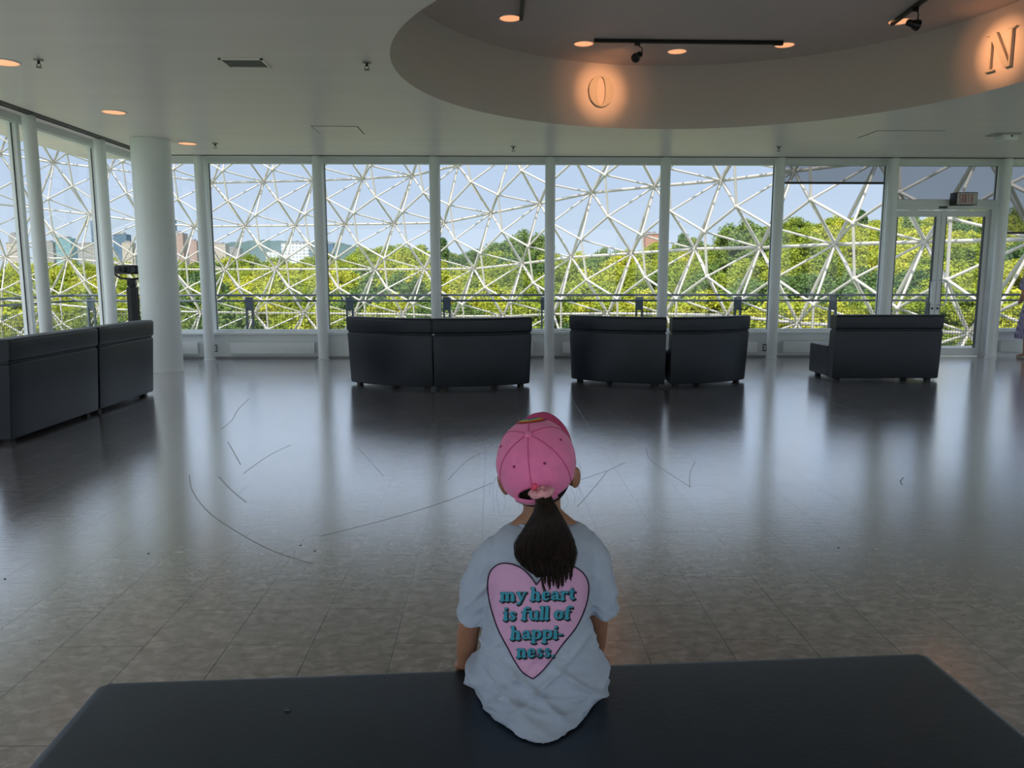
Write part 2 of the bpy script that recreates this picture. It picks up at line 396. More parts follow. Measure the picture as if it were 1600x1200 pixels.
# ------------------------------------------------------------------ columns
def column(name, loc, r, label, n=40, group=None):
    t = thing(name, label, 'column', loc, 0, group)
    bm = bmesh.new(); lathe(bm, [(r, 0), (r, H - .002)], n); obj('shaft', bm, M_white, t)
    bm = bmesh.new(); lathe(bm, [(r + .012, 0), (r + .012, .012), (r, .018)], n); obj('base_ring', bm, M_frame, t)
    return t
column('round_column', (-4.62, 11.02, 0), .252, 'thick white round column standing behind the left sofa', 64)
clab = ['slim white column just right of the thick round column', 'slim white column left of the curved sofa pair at centre left',
        'slim white column behind the curved sofa pair at centre left', 'slim white column between the two curved sofa pairs',
        'slim white column behind the curved sofa pair at centre right', 'slim white column left of the straight right-hand sofa',
        'slim white column at left of the glass double door', 'slim white column at right of the glass double door']
for i, x in enumerate([-4.5, -2.7, -.9, .9, 2.7, 4.5, 6.3, 8.1]): column('slim_column', (x, YC + .06, 0), .08, clab[i])
for y, l in ((11.02, 'sunlit slim white column in the left window wall, nearer the thick column'), (9.40, 'sunlit slim white column in the left window wall, nearer the picture edge')):
    column('slim_column', (-5.30, y, 0), .072, l)

# low heaters on the wall under the windows
hp = None
hl = ['low white heater box beside the thick round column', 'low white heater box right of the first slim column', 'low white heater box partly behind the left curved sofa',
      'low white heater box behind the middle of the left curved sofa pair', 'low white heater box between the two curved sofa pairs',
      'low white heater box behind the right curved sofa pair', 'low white heater box left of the straight right-hand sofa', 'low white heater box at the right picture edge by the woman']
hx = [(-5.35, -4.72), (-4.2, -2.86), (-2.35, -1.1), (-.7, .65), (1.12, 2.5), (2.9, 4.3), (4.72, 6.1), (8.32, 9.7)]
for (a, b), l in zip(hx, hl):
    t = thing('baseboard_heater', l, 'heater', ((a + b) / 2, YG - .06, .08)); w = (b - a) / 2
    bm = bmesh.new(); box(bm, -w, w, -.09, 0, 0, .185, .006); obj('casing', bm, M_white, t)
    bm = bmesh.new(); box(bm, -w + .02, w - .02, -.075, -.01, .184, .188); obj('grille', bm, M_frame, t, smooth=False)
# outlets
for x, y, l in ((336, 544, 'small wall outlet beside the first slim column'), (1195, 543, 'small wall outlet left of the column beside the straight sofa')):
    p = ony(x, y, YG - .065); t = thing('wall_outlet', l, 'outlet', (p.x, YG - .06, p.z - .06))
    bm = bmesh.new(); box(bm, -.035, .035, -.008, 0, 0, .115, .003); obj('cover_plate', bm, mat('outlet_plate', (.12, .12, .12), .4), t)
    bm = bmesh.new()
    for z in (.02, .063): box(bm, -.02, .02, -.011, -.007, z, z + .032, .004)
    obj('socket', bm, M_white, t)

# ------------------------------------------------------------------ door bay
fr = struct('trim_5', (0, YG, 0)); bm = bmesh.new()
box(bm, 6.36, 6.44, -.06, .06, 0, 2.50); box(bm, 8.04, 8.16, -.06, .06, 0, 2.50); box(bm, 6.44, 8.04, -.06, .06, 2.375, 2.50)
box(bm, 6.36, 8.14, -.07, -.055, 2.425, 2.44)
obj('door_frame', bm, M_frame, fr, smooth=False)
def door(n, xa, xb, hside):
    d = struct('door_%d' % n, ((xa + xb) / 2, YG, 0.01)); hw = (xb - xa) / 2
    bm = bmesh.new(); s = .075
    box(bm, -hw, -hw + s, -.025, .025, 0, 2.355); box(bm, hw - s, hw, -.025, .025, 0, 2.355)
    box(bm, -hw + s, hw - s, -.025, .025, 2.255, 2.355); box(bm, -hw + s, hw - s, -.025, .025, 0, .13)
    obj('leaf_frame', bm, M_frame, d, smooth=False)
    bm = bmesh.new(); g = .012
    for a, b, c, e_ in ((-hw + s, -hw + s + g, .13, 2.255), (hw - s - g, hw - s, .13, 2.255)): box(bm, a, b, -.027, .027, c, e_)
    obj('gasket', bm, M_gasket, d, smooth=False)
    bm = bmesh.new(); bm.faces.new([bm.verts.new(v) for v in ((-hw + s, 0, .13), (hw - s, 0, .13), (hw - s, 0, 2.255), (-hw + s, 0, 2.255))])
    obj('pane', bm, M_glass, d, smooth=False)
    x = hw * hside - hside * .04; z0, z1, dp = .84, 1.24, -.11; xo = x - hside * .085
    bm = bmesh.new()
    arc = [(x, -.02, z0), (x, dp + .02, z0), (x - hside * .01, dp, z0 + .0), (xo + hside * .03, dp, z0), (xo, dp, z0 + .04), (xo, dp, z1 - .04), (xo + hside * .03, dp, z1), (x - hside * .01, dp, z1), (x, dp + .02, z1), (x, -.02, z1)]
    tube(bm, arc, .011, 10); obj('door_handle', bm, mat('brushed_steel', (.6, .66, .68), .3, metal=.7), d)
    bm = bmesh.new(); lathe(bm, [(.02, 0), (.02, .01)], 16, Matrix.Translation((x, -.025, .78)) @ Matrix.Rotation(PI / 2, 4, 'X')); obj('lock', bm, M_gasket, d)
door(1, 6.445, 7.235, 1); door(2, 7.245, 8.035, -1)
# door closer keeper and screws are tiny: one keeper on the head
bm = bmesh.new(); box(bm, 7.17, 7.3, YG - .075, YG - .06, 2.39, 2.425); o = obj('trim_6', bm, M_gasket, smooth=False); o['kind'] = 'structure'

# exit sign
t = thing('exit_sign', 'small lit box sign reading SORTIE above the glass double door', 'sign', (7.50, YG - .25, 2.43))
bm = bmesh.new(); box(bm, -.17, .17, 0, .19, 0, .20, .008); obj('sign_box', bm, M_black, t)
bm = bmesh.new(); box(bm, -.158, .158, -.004, 0, .012, .188); obj('sign_face', bm, mat('sign_face_white', (.50, .47, .46), .5), t, smooth=False)
def stroke_mesh(bm, glyph, ox, oy, s, grow, tf, sub=.2, shear=0.0):
    """fat tapering pen strokes with round joints; tf maps 2-D to 3-D"""
    for st in glyph:
        pts = []
        for (x, y, w), (x2, y2, w2) in zip(st, st[1:]):
            L = math.hypot(x2 - x, y2 - y); k = max(1, int(L / sub))
            pts += [(x + (x2 - x) * i / k, y + (y2 - y) * i / k, w + (w2 - w) * i / k) for i in range(k)]
        pts.append(st[-1])
        P = [((ox + (x + shear * y) * s), oy + y * s, (w * s) / 2 + grow) for x, y, w in pts]
        for x, y, r in P:
            cv = bm.verts.new(tf(x, y)); rr = [bm.verts.new(tf(x + r * math.cos(PI * k / 6), y + r * math.sin(PI * k / 6))) for k in range(12)]
            for k in range(12): bm.faces.new((cv, rr[k], rr[(k + 1) % 12]))
        for (x, y, r), (x2, y2, r2) in zip(P, P[1:]):
            L = math.hypot(x2 - x, y2 - y)
            if L < 1e-7: continue
            nx, ny = -(y2 - y) / L, (x2 - x) / L
            bm.faces.new([bm.verts.new(tf(*q)) for q in ((x + nx * r, y + ny * r), (x - nx * r, y - ny * r), (x2 - nx * r2, y2 - ny * r2), (x2 + nx * r2, y2 + ny * r2))])
w_ = .17
SG = {'S': [[(.5, .8, w_), (.38, .95, w_), (.2, .95, w_), (.08, .8, w_), (.12, .62, w_), (.45, .38, w_), (.5, .2, w_), (.38, .05, w_), (.2, .05, w_), (.08, .2, w_)]],
      'O': [[(.1, .2, w_), (.1, .8, w_), (.22, .95, w_), (.4, .95, w_), (.5, .8, w_), (.5, .2, w_), (.4, .05, w_), (.22, .05, w_), (.1, .2, w_)]],
      'R': [[(.1, .03, w_), (.1, .95, w_), (.38, .95, w_), (.5, .82, w_), (.5, .65, w_), (.38, .52, w_), (.1, .52, w_)], [(.3, .5, w_), (.52, .03, w_)]],
      'T': [[(.3, .03, w_), (.3, .95, w_)], [(.02, .95, w_), (.58, .95, w_)]], 'I': [[(.3, .03, w_), (.3, .95, w_)]],
      'E': [[(.5, .05, w_), (.1, .05, w_), (.1, .95, w_), (.5, .95, w_)], [(.1, .5, w_), (.42, .5, w_)]]}
bm = bmesh.new(); ox = -.128
for ch in 'SORTIE':
    g = [[(x * .33, y, w * .38) for x, y, w in st] for st in SG[ch]]
    stroke_mesh(bm, g, ox, .03, .14, 0, lambda x, y: (x, -.006, y)); ox += .030 if ch == 'I' else .045
    if ch == 'T': ox -= .004
obj('sign_lettering', bm, mat('sign_red', (.50, .07, .04), .5), t, smooth=False)

# roller shades
def shade(xa, xb, z0, label, y=YG - .035):
    t = thing('roller_shade', label, 'shade', ((xa + xb) / 2, y, z0)); w = (xb - xa) / 2
    bm = bmesh.new(); bm.faces.new([bm.verts.new(v) for v in ((-w, 0, 0), (w, 0, 0), (w, 0, 3.085 - z0), (-w, 0, 3.085 - z0))])
    obj('shade_fabric', bm, M_shade, t, smooth=False)
    bm = bmesh.new(); box(bm, -w, w, -.012, .012, -.03, .005, .003); obj('hem_bar', bm, M_gasket, t)
shade(4.57, 6.27, 2.80, 'short grey mesh roller shade at the top of the window left of the door')
shade(6.40, 8.08, 2.53, 'grey mesh roller shade above the glass double door')
shade(8.2, 9.9, 2.02, 'long grey mesh roller shade in the window at the right picture edge')

# ------------------------------------------------------------------ ceiling fixtures
ldl = {}
def downlight(px, py, z, label, r=.135, es=None):
    p = onz(px, py, z); t = thing('downlight', label, 'ceiling light', (p.x, p.y, z), 0)
    bm = bmesh.new(); lathe(bm, [(r, 0), (r, -.006), (r - .012, -.008), (r - .018, 0.0), (r - .018, .004)], 40, close=False); obj('trim_ring', bm, M_ceil, t)
    bm = bmesh.new(); lathe(bm, [(r - .018, -.003), (r - .05, -.0015), (.01, -.001)], 40, close=True); obj('lamp_lens', bm, M_lamp, t)
downlight(178, 175, H, 'glowing round downlight in the ceiling, middle of the three on the left')
downlight(293, 224, H, 'glowing round downlight in the ceiling above the thick column, nearest the far windows')
downlight(5, 97, H, 'glowing round downlight cut by the left picture edge')
downlight(797, 28, H2, 'pale glowing downlight at the end of the short left track in the recess', .12)
downlight(912, 68, H2, 'orange downlight at the left end of the long black track', .12)
downlight(1058, 80, H2, 'orange downlight behind the middle of the long black track', .12)
downlight(1226, 70, H2, 'orange downlight at the right end of the long black track', .12)
downlight(1406, 33, H2, 'orange downlight behind the right-hand spotlight in the recess', .12)

def sprinkler(px, py, label, s=1.0):
    p = onz(px, py, H); t = thing('sprinkler_head', label, 'sprinkler', (p.x, p.y, H))
    bm = bmesh.new(); lathe(bm, [(.04 * s, 0), (.038 * s, -.008), (.02 * s, -.012)], 24); obj('escutcheon', bm, mat('chrome_dark', (.25, .24, .23), .35, metal=.8), t)
    bm = bmesh.new(); lathe(bm, [(.009, -.01), (.012, -.03), (.007, -.035)], 12)
    tube(bm, [(.01, 0, -.03), (.018, 0, -.045), (.006, 0, -.062)], .003, 6); tube(bm, [(-.01, 0, -.03), (-.018, 0, -.045), (-.006, 0, -.062)], .003, 6)
    lathe(bm, [(.024, -.062), (.024, -.065)], 16); obj('deflector', bm, M_black, t)
sprinkler(60, 93, 'dark sprinkler head beside the downlight at the left picture edge')
sprinkler(573, 97, 'dark sprinkler head between the square vent and the ceiling recess')
sprinkler(336, 224, 'small sprinkler head right of the downlight above the thick column')
sprinkler(802, 229, 'small sprinkler head near the windows, above the curved sofas')
sprinkler(1217, 229, 'small sprinkler head near the windows, below the right part of the recess')
# square vent
a = onz(345, 91, H); b = onz(420, 105, H)
t = thing('ceiling_vent', 'dark rectangular ceiling vent left of the recess', 'vent', ((a.x + b.x) / 2, (a.y + b.y) / 2, H))
hx_, hy_ = .185, .14
bm = bmesh.new()
for q in ((-hx_, hx_, -hy_, -hy_ + .02), (-hx_, hx_, hy_ - .02, hy_), (-hx_, -hx_ + .02, -hy_, hy_), (hx_ - .02, hx_, -hy_, hy_)): box(bm, q[0], q[1], q[2], q[3], -.01, 0)
obj('frame', bm, M_ceil, t, smooth=False)
bm = bmesh.new(); box(bm, -hx_ + .02, hx_ - .02, -hy_ + .02, hy_ - .02, -.002, -.001); obj('grille', bm, mat('vent_grey', (.16, .16, .15), .6), t, smooth=False)
bm = bmesh.new()
for k in range(7):
    y = -hy_ + .035 + k * .034; box(bm, -hx_ + .02, hx_ - .02, y - .003, y + .003, -.008, -.002)
obj('louvre', bm, mat('vent_slat', (.24, .24, .23), .5), t, smooth=False)
def panel(x0p, y0p, x1p, y1p, label):
    a = onz(x0p, y0p, H); b = onz(x1p, y1p, H); x0_, x1_ = sorted((a.x, b.x)); y0_, y1_ = sorted((a.y, b.y))
    t = thing('access_panel', label, 'ceiling panel', ((x0_ + x1_) / 2, (y0_ + y1_) / 2, H)); w, h = (x1_ - x0_) / 2, (y1_ - y0_) / 2
    bm = bmesh.new(); box(bm, -w, w, -h, h, -.006, 0, .001, 1); obj('panel', bm, M_ceil, t)
    bm = bmesh.new(); g = .012
    box(bm, -w - g, w + g, -h - g, -h, -.002, 0); box(bm, -w - g, w + g, h, h + g, -.002, 0); box(bm, w, w + g, -h, h, -.002, 0); box(bm, -w - g, -w, -h, h, -.002, 0)
    obj('shadow_gap', bm, mat('gap_grey', (.14, .14, .13), .8), t, smooth=False)
panel(487, 197, 568, 209, 'square access panel in the ceiling left of the recess')
panel(1372, 204, 1438, 216, 'square access panel in the ceiling right of the recess')
p = onz(1570, 210, H); t = thing('ceiling_projector', 'small white boxy detector on the ceiling by the right picture edge', 'detector', (p.x, p.y, H))
bm = bmesh.new(); box(bm, -.18, .15, -.12, .12, -.012, 0, .003); obj('mounting_plate', bm, mat('plate_grey', (.40, .40, .38), .5), t)
bm = bmesh.new(); box(bm, -.08, .12, -.1, .08, -.085, -.012, .01); obj('housing', bm, M_white, t)
bm = bmesh.new(); lathe(bm, [(.012, 0), (.012, .006)], 12, Matrix.Translation((.03, -.1, -.035)) @ Matrix.Rotation(PI / 2, 4, 'X')); obj('sensor', bm, M_black, t)
t.name = 'motion_detector'

# tracks with spotlights
def track(p, q, label):
    t = thing('light_track', label, 'light track', p); d = Vector(q) - Vector(p); L = d.length
    t.rotation_euler = (0, 0, math.atan2(d.y, d.x))
    bm = bmesh.new(); box(bm, 0, L, -.018, .018, -.04, 0, .003); obj('rail', bm, M_black, t)
    bm = bmesh.new(); box(bm, L - .1, L + .01, -.022, .022, -.046, 0, .003); obj('feed_box', bm, M_black, t)
tz = H2
A = onz(928, 61, tz); B = onz(1222, 64, tz); track((A.x, A.y, tz), (B.x, B.y, tz), 'long black light track across the recess ceiling')
C_ = onz(1394, 34, tz); D_ = onz(1442, -2, tz); dd = (D_ - C_).normalized(); D_ = C_ + dd * 1.6; track((C_.x, C_.y, tz), (D_.x, D_.y, tz), 'black light track slanting toward the camera at the right of the recess')
E_ = onz(814, 26, tz); F_ = onz(817, -6, tz); dd = (F_ - E_).normalized(); F_ = E_ + dd * 1.4; track((E_.x, E_.y, tz), (F_.x, F_.y, tz), 'short black light track at the left of the recess, cut by the top edge')

def on_band(px, py):
    d = ray(px, py); a = d.x ** 2 + d.y ** 2; b = -2 * (d.x * CX + d.y * CY); c = CX * CX + CY * CY - CR * CR
    return O3 + d * ((-b + math.sqrt(b * b - 4 * a * c)) / 2 / a)
def spotlight(px, py, target, label, energy):
    base = onz(px, py, tz - .04); base.z = tz - .04
    t = thing('track_spotlight', label, 'spotlight', base)
    T = Vector(target) - base; head = Vector((0, 0, -.15)); aim = (T - head).normalized()
    bm = bmesh.new(); box(bm, -.03, .03, -.016, .016, -.035, 0, .004); obj('adapter', bm, M_black, t)
    side = aim.cross(Vector((0, 0, 1))).normalized()
    bm = bmesh.new(); tube(bm, [(0, 0, -.03), tuple(side * .055 + Vector((0, 0, -.055))), tuple(side * .06 + Vector((0, 0, -.1))), tuple(side * .055 + head)], .006, 8); obj('yoke', bm, M_black, t)
    R = aim.to_track_quat('Z', 'Y').to_matrix().to_4x4()
    bm = bmesh.new(); lathe(bm, [(.02, -.075), (.03, -.07), (.032, -.02), (.045, 0), (.052, .03), (.052, .045), (.046, .045), (.04, .01), (.01, .0)], 28, Matrix.Translation(head) @ R); obj('spot_head', bm, M_black, t)
    bm = bmesh.new(); lathe(bm, [(.03, .012), (.001, .014)], 20, Matrix.Translation(head) @ R); obj('bulb', bm, mat('bulb', (1, .7, .5), .4, emit=(1, .5, .25), es=2.5), t)
    l = bpy.data.lights.new('spot_beam', 'SPOT'); l.energy = energy; l.color = (1, .44, .18); l.spot_size = math.radians(46); l.spot_blend = 1; l.shadow_soft_size = .02
    l2 = bpy.data.lights.new('spot_spill', 'SPOT'); l2.energy = energy * .22; l2.color = (1, .42, .17); l2.spot_size = math.radians(84); l2.spot_blend = 1; l2.shadow_soft_size = .03
    lo = bpy.data.objects.new('spot_spill', l2); COL.objects.link(lo); lo.parent = t; lo.location = head + aim * .055; lo.rotation_euler = aim.to_track_quat('-Z', 'Y').to_euler()
    lo = bpy.data.objects.new('spot_beam', l); COL.objects.link(lo); lo.parent = t; lo.location = head + aim * .055
    lo.rotation_euler = aim.to_track_quat('-Z', 'Y').to_euler()
PO = on_band(938, 143); PN = on_band(1567, 78)
spotlight(996, 66, PO, 'black spotlight on the long track, aimed at the letter O', 46)
spotlight(1430, 12, PN, 'black spotlight at right of the recess, aimed at the letter N', 46)

# raised letters on the band
def band_letter(name, P, polys, label, th=.035):
    """polys: outlines in metres (x to the right as read, y up)"""
    a = math.atan2(P.y - CY, P.x - CX); z = P.z
    t = thing(name, label, 'letter', (CX + (CR) * math.cos(a), CY + CR * math.sin(a), z))
    bm = bmesh.new()
    def tf(x, y, o): # reader stands at the centre: right is clockwise
        aa = a - x / CR; r = CR - o
        return Vector((CX + r * math.cos(aa), CY + r * math.sin(aa), z + y)) - t.location
    for outer, inner in polys:
        n = len(outer); fo = [bm.verts.new(tf(x, y, th)) for x, y in outer]; bo = [bm.verts.new(tf(x, y, 0)) for x, y in outer]
        for k in range(n): bm.faces.new((fo[k], bo[k], bo[(k + 1) % n], fo[(k + 1) % n]))
        if inner:
            fi = [bm.verts.new(tf(x, y, th)) for x, y in inner]; bi = [bm.verts.new(tf(x, y, 0)) for x, y in inner]
            for k in range(n):
                bm.faces.new((fo[k], fo[(k + 1) % n], fi[(k + 1) % n], fi[k])); bm.faces.new((fi[k], fi[(k + 1) % n], bi[(k + 1) % n], bi[k]))
        else: bm.faces.new(fo)
    o = obj('letter_face', bm, mat('letter_paint', (.50, .46, .42), .6), t, smooth=False); return t
n = 48
band_letter('letter_o', PO, [([(.165 * math.cos(2 * PI * k / n), .185 * math.sin(2 * PI * k / n)) for k in range(n)], [(.058 * math.cos(2 * PI * k / n + .0), .165 * math.sin(2 * PI * k / n)) for k in range(n)])],
            'raised letter O lit orange on the far side of the round ceiling recess')
def R4(a, b, c, d): return ([(a, b), (c, b), (c, d), (a, d)], None)
Nn = [R4(-.125, -.18, -.105, .18), R4(.105, -.18, .125, .18), ([(-.145, .18), (-.06, .18), (.125, -.18), (.055, -.18)], None),
      ([(-.185, .18), (-.185, .168), (-.12, .155), (-.05, .165), (-.065, .18)], None), ([(-.165, -.18), (-.165, -.17), (-.115, -.155), (-.065, -.17), (-.065, -.18)], None), ([(.065, .18), (.065, .17), (.115, .155), (.165, .17), (.165, .18)], None)]
band_letter('letter_n', PN, Nn, 'raised serif letter N lit orange at the right of the ceiling recess')

# ------------------------------------------------------------------ sofas
def sofa_profile_parts(t, place, feet, nseg):
    """place(u, d, z): u 0..1 along the length, d depth from the back face towards the seat front"""
    def loft(name, sec, mat_, inset=0.0):
        bm = bmesh.new(); rings = []
        us = [0, .004, .012] + [i / nseg for i in range(1, nseg)] + [.988, .996, 1]
        cz = sum(s[1] for s in sec) / len(sec); cd = sum(s[0] for s in sec) / len(sec)
        for u in us:
            k = {0: .965, .004: .985, .012: 1}.get(min(u, round(1 - u, 3)), 1)
            u_ = inset + (1 - 2 * inset) * u
            rings.append([bm.verts.new(place(u_, cd + (d - cd) * (k if k < 1 else 1), cz + (z - cz) * k)) for d, z in sec])
        m = len(sec)
        for A, B in zip(rings, rings[1:]):
            for k in range(m): bm.faces.new((A[k], A[(k + 1) % m], B[(k + 1) % m], B[k]))
        bm.faces.new(rings[0][::-1]); bm.faces.new(rings[-1])
        bmesh.ops.recalc_face_normals(bm, faces=bm.faces)
        return obj(name, bm, mat_, t, angle=35)
    def rr(d0, d1, z0, z1, r, lean=0, nb=4):
        out = []
        for cx, cy, a0 in ((d0 + r, z0 + r, PI), (d1 - r, z0 + r, 1.5 * PI), (d1 - r, z1 - r, 0), (d0 + r, z1 - r, .5 * PI)):
            for i in range(nb + 1):
                a = a0 + i * PI / 2 / nb; out.append((cx + r * math.cos(a), cy + r * math.sin(a)))
        return [(d - lean * (z - .05), z) for d, z in out]
    loft('backrest', rr(.0, .17, .028, .645, .014, .06), M_sofa)
    loft('headrest', rr(-.004, .18, .655, .838, .028, .06), M_sofa)
    loft('piping', rr(.012, .15, .60, .70, .01, .06), M_seam, inset=.008)
    loft('seat', rr(.165, .74, .04, .43, .03, 0), M_sofa)
    for u, d in feet:
        bm = bmesh.new(); vs = []
        for z, s in ((0, .028), (.045, .036)):
            vs.append([bm.verts.new(place(u + a * s / feet_len(t), d + b * s, z)) for a, b in ((-1, -1), (1, -1), (1, 1), (-1, 1))])
        for k in range(4): bm.faces.new((vs[0][k], vs[0][(k + 1) % 4], vs[1][(k + 1) % 4], vs[1][k]))
        bm.faces.new(vs[0][::-1]); bm.faces.new(vs[1]); bmesh.ops.recalc_face_normals(bm, faces=bm.faces)
        obj('foot', bm, M_foot, t, smooth=False)
FL = {}
def feet_len(t): return FL[t.name]
FEET = [(.07, .08), (.93, .08), (.07, .66), (.93, .66)]
def straight_sofa(base, rz, L, label, grp=None):
    t = thing('sofa_module', label, 'sofa', base, rz, grp); FL[t.name] = L
    sofa_profile_parts(t, lambda u, d, z: Vector(((u - .5) * L, d, z)), FEET, 6); return t
def curved_sofa(c, Ro, a0, a1, label):
    """centre of curvature c, back face at radius Ro, from angle a0 to a1 (radians)"""
    am = (a0 + a1) / 2; loc = Vector((c[0] + Ro * math.cos(am), c[1] + Ro * math.sin(am), 0))
    t = thing('curved_sofa_module', label, 'sofa', loc); FL[t.name] = Ro * abs(a1 - a0)
    def pl(u, d, z):
        a = a0 + (a1 - a0) * u; r = Ro - d; return Vector((c[0] + r * math.cos(a), c[1] + r * math.sin(a), z)) - loc
    sofa_profile_parts(t, pl, FEET, 18); return t
def arcfit(A, B, Cc):
    ax, ay, bx, by, cx, cy = *A, *B, *Cc; d = 2 * (ax * (by - cy) + bx * (cy - ay) + cx * (ay - by))
    ux = ((ax * ax + ay * ay) * (by - cy) + (bx * bx + by * by) * (cy - ay) + (cx * cx + cy * cy) * (ay - by)) / d
    uy = ((ax * ax + ay * ay) * (cx - bx) + (bx * bx + by * by) * (ax - cx) + (cx * cx + cy * cy) * (bx - ax)) / d
    return ux, uy, math.hypot(ax - ux, ay - uy)
def ang(c, p): return math.atan2(p[1] - c[1], p[0] - c[0])
s1 = [(-1.757, 9.62), (-.70, 9.11), (.446, 9.42)]; c1 = arcfit(*s1)
curved_sofa(c1, c1[2], ang(c1, s1[0]), ang(c1, s1[1]) - .005, 'dark curved sofa unit, left half of the centre-left pair')
curved_sofa(c1, c1[2], ang(c1, s1[1]) + .005, ang(c1, s1[2]), 'dark curved sofa unit, right half of the centre-left pair')
s2 = [(.995, 9.86), (2.08, 9.30), (3.19, 9.74)]; c2 = arcfit(*s2)
curved_sofa(c2, c2[2], ang(c2, s2[0]), ang(c2, s2[1]) - .005, 'dark curved sofa unit, left half of the centre-right pair')
curved_sofa(c2, c2[2], ang(c2, s2[1]) + .04, ang(c2, s2[2]), 'dark curved sofa unit, right half of the centre-right pair beyond the gap')
straight_sofa((5.0, 9.76, 0), .0, 1.37, 'dark straight sofa standing alone in front of the glass door')
straight_sofa((-3.86, 8.27, 0), PI / 2, 1.22, 'dark straight sofa at left, the far unit with its end by the thick column')
straight_sofa((-3.86, 6.93, 0), PI / 2, 1.40, 'dark straight sofa at left, the near unit of the row facing the side windows')

# ------------------------------------------------------------------ the bench in front
t = thing('padded_bench', 'wide dark navy padded bench in the foreground under the child', 'bench', (.10, 1.36, 0), math.radians(2.8))
bm = bmesh.new(); nx, ny = 60, 26; LX, LY = 1.0, .40
def bench_pt(u, v):
    # superellipse-edged cushion top
    return u, v
box(bm, -LX, LX, -LY, LY, .12, .432, .034, 6)
o = obj('cushion', bm, M_vinyl, t, angle=60)
# round the upright corners a bit more
for v in o.data.vertices:
    x, y = v.co.x, v.co.y; R_ = .075; ix, iy = LX - R_, LY - R_
    if abs(x) > ix and abs(y) > iy:
        dx, dy = abs(x) - ix, abs(y) - iy; m2 = max(dx, dy); l = math.hypot(dx, dy)
        if l > 0: k = m2 / l; v.co.x = math.copysign(ix + dx * k, x); v.co.y = math.copysign(iy + dy * k, y)
bm = bmesh.new(); box(bm, -LX + .06, LX - .06, -LY + .06, LY - .06, .05, .12); obj('plinth', bm, M_foot, t, smooth=False)
for a in (-1, 1):
    for b in (-1, 1):
        bm = bmesh.new(); lathe(bm, [(.03, 0), (.035, .05)], 16, Matrix.Translation((a * (LX - .12), b * (LY - .1), 0))); obj('foot', bm, M_foot, t)
bm = bmesh.new(); p = onz(449, 1110, .433); box(bm, -.006, .006, -.0025, .0025, 0, .003, .001)
o = obj('crumb', bm, mat('lint', (.10, .11, .12), .8)); o.location = (p.x, p.y, .4325); tag(o, 'tiny grey crumb lying on the left part of the front bench', 'crumb')
#G0
# ------------------------------------------------------------------ the child on the bench
def dep(P): return (P - O3).dot(_F)
girl = thing('person', 'child in pink cap and pale blue heart T-shirt sitting on the front bench, back turned', 'person', (.10, 1.60, .432))
GL = Vector(girl.location)
def fin(me, name, m, parent=girl, origin=None):
    """shift a world-space mesh under its parent's origin"""
    off = GL if origin is None else origin
    me.transform(Matrix.Translation(-off)); return link(name, me, m, parent)
def fin_bm(bm, name, m, parent=girl, origin=None, angle=60):
    off = GL if origin is None else origin
    bmesh.ops.translate(bm, verts=bm.verts, vec=-off); return obj(name, bm, m, parent, angle=angle)
HC = ony(840, 734, 1.625)
HM = Matrix.Translation(HC) @ Matrix.Rotation(math.radians(-11), 4, 'Y') @ Matrix.Rotation(math.radians(12), 4, 'X') @ Matrix.Rotation(math.radians(-11), 4, 'Z')
def hl_(x, y, z): return HM @ Vector((x, y, z))
HR = HM.to_3x3().to_4x4()
bm = bmesh.new()
sphere(bm, hl_(0, 0, .006), 1, 4, (.070, .083, .086), HR)
sphere(bm, hl_(0, .022, -.040), 1, 3, (.056, .058, .055), HR); sphere(bm, hl_(0, .045, -.072), 1, 3, (.030, .030, .024), HR)
for s in (-1, 1): sphere(bm, hl_(s * .034, .048, -.036), 1, 2, (.026, .026, .028), HR)
sphere(bm, hl_(0, .084, -.024), 1, 2, (.010, .012, .010), HR); sphere(bm, hl_(0, .081, -.010), 1, 2, (.006, .008, .018), HR)
sphere(bm, hl_(0, .077, -.049), 1, 2, (.018, .007, .004), HR); sphere(bm, hl_(0, .076, -.056), 1, 2, (.015, .007, .005), HR)
for s in (-1, 1):
    R_ = HR @ Matrix.Rotation(math.radians(s * -28), 4, 'Z') @ Matrix.Rotation(math.radians(s * 8), 4, 'Y')
    sphere(bm, hl_(s * .0795, -.011, -.022), 1, 3, (.0080, .017, .026), R_)
    sphere(bm, hl_(s * .070, .000, -.038), 1, 2, (.008, .009, .011), R_)
nb = ony(846, 822, 1.60)
limb(bm, [(hl_(0, -.012, -.03), .040), (hl_(0, -.016, -.066), .040), (nb, .043)], 3)
limb(bm, [(ony(838, 806, 1.60), .026), (ony(806, 826, 1.60), .017)], 2); limb(bm, [(ony(858, 804, 1.60), .026), (ony(892, 824, 1.60), .017)], 2)
pel = Vector((.10, 1.60, .50)); che = Vector((.10, 1.605, .70))
limb(bm, [(pel, .062), (Vector((.10, 1.60, .60)), .058), (che, .064), (nb + Vector((0, 0, -.035)), .05)], 3)
shL, shR = ony(776, 858, 1.60), ony(913, 852, 1.60)
limb(bm, [(shL, .028), (nb + Vector((0, 0, -.03)), .032), (shR, .028)], 2)
armL = [(shL, .028), (ony(745, 925, 1.645), .026), (ony(732, 985, 1.685), .0255), (ony(729, 1012, 1.695), .024), (ony(727, 1034, 1.705), .0185)]
armR = [(shR, .028), (ony(933, 925, 1.655), .024), (ony(936, 975, 1.70), .021), (ony(935, 1003, 1.725), .018), (ony(934, 1016, 1.735), .0155)]
limb(bm, armL, 3); limb(bm, armR, 3)
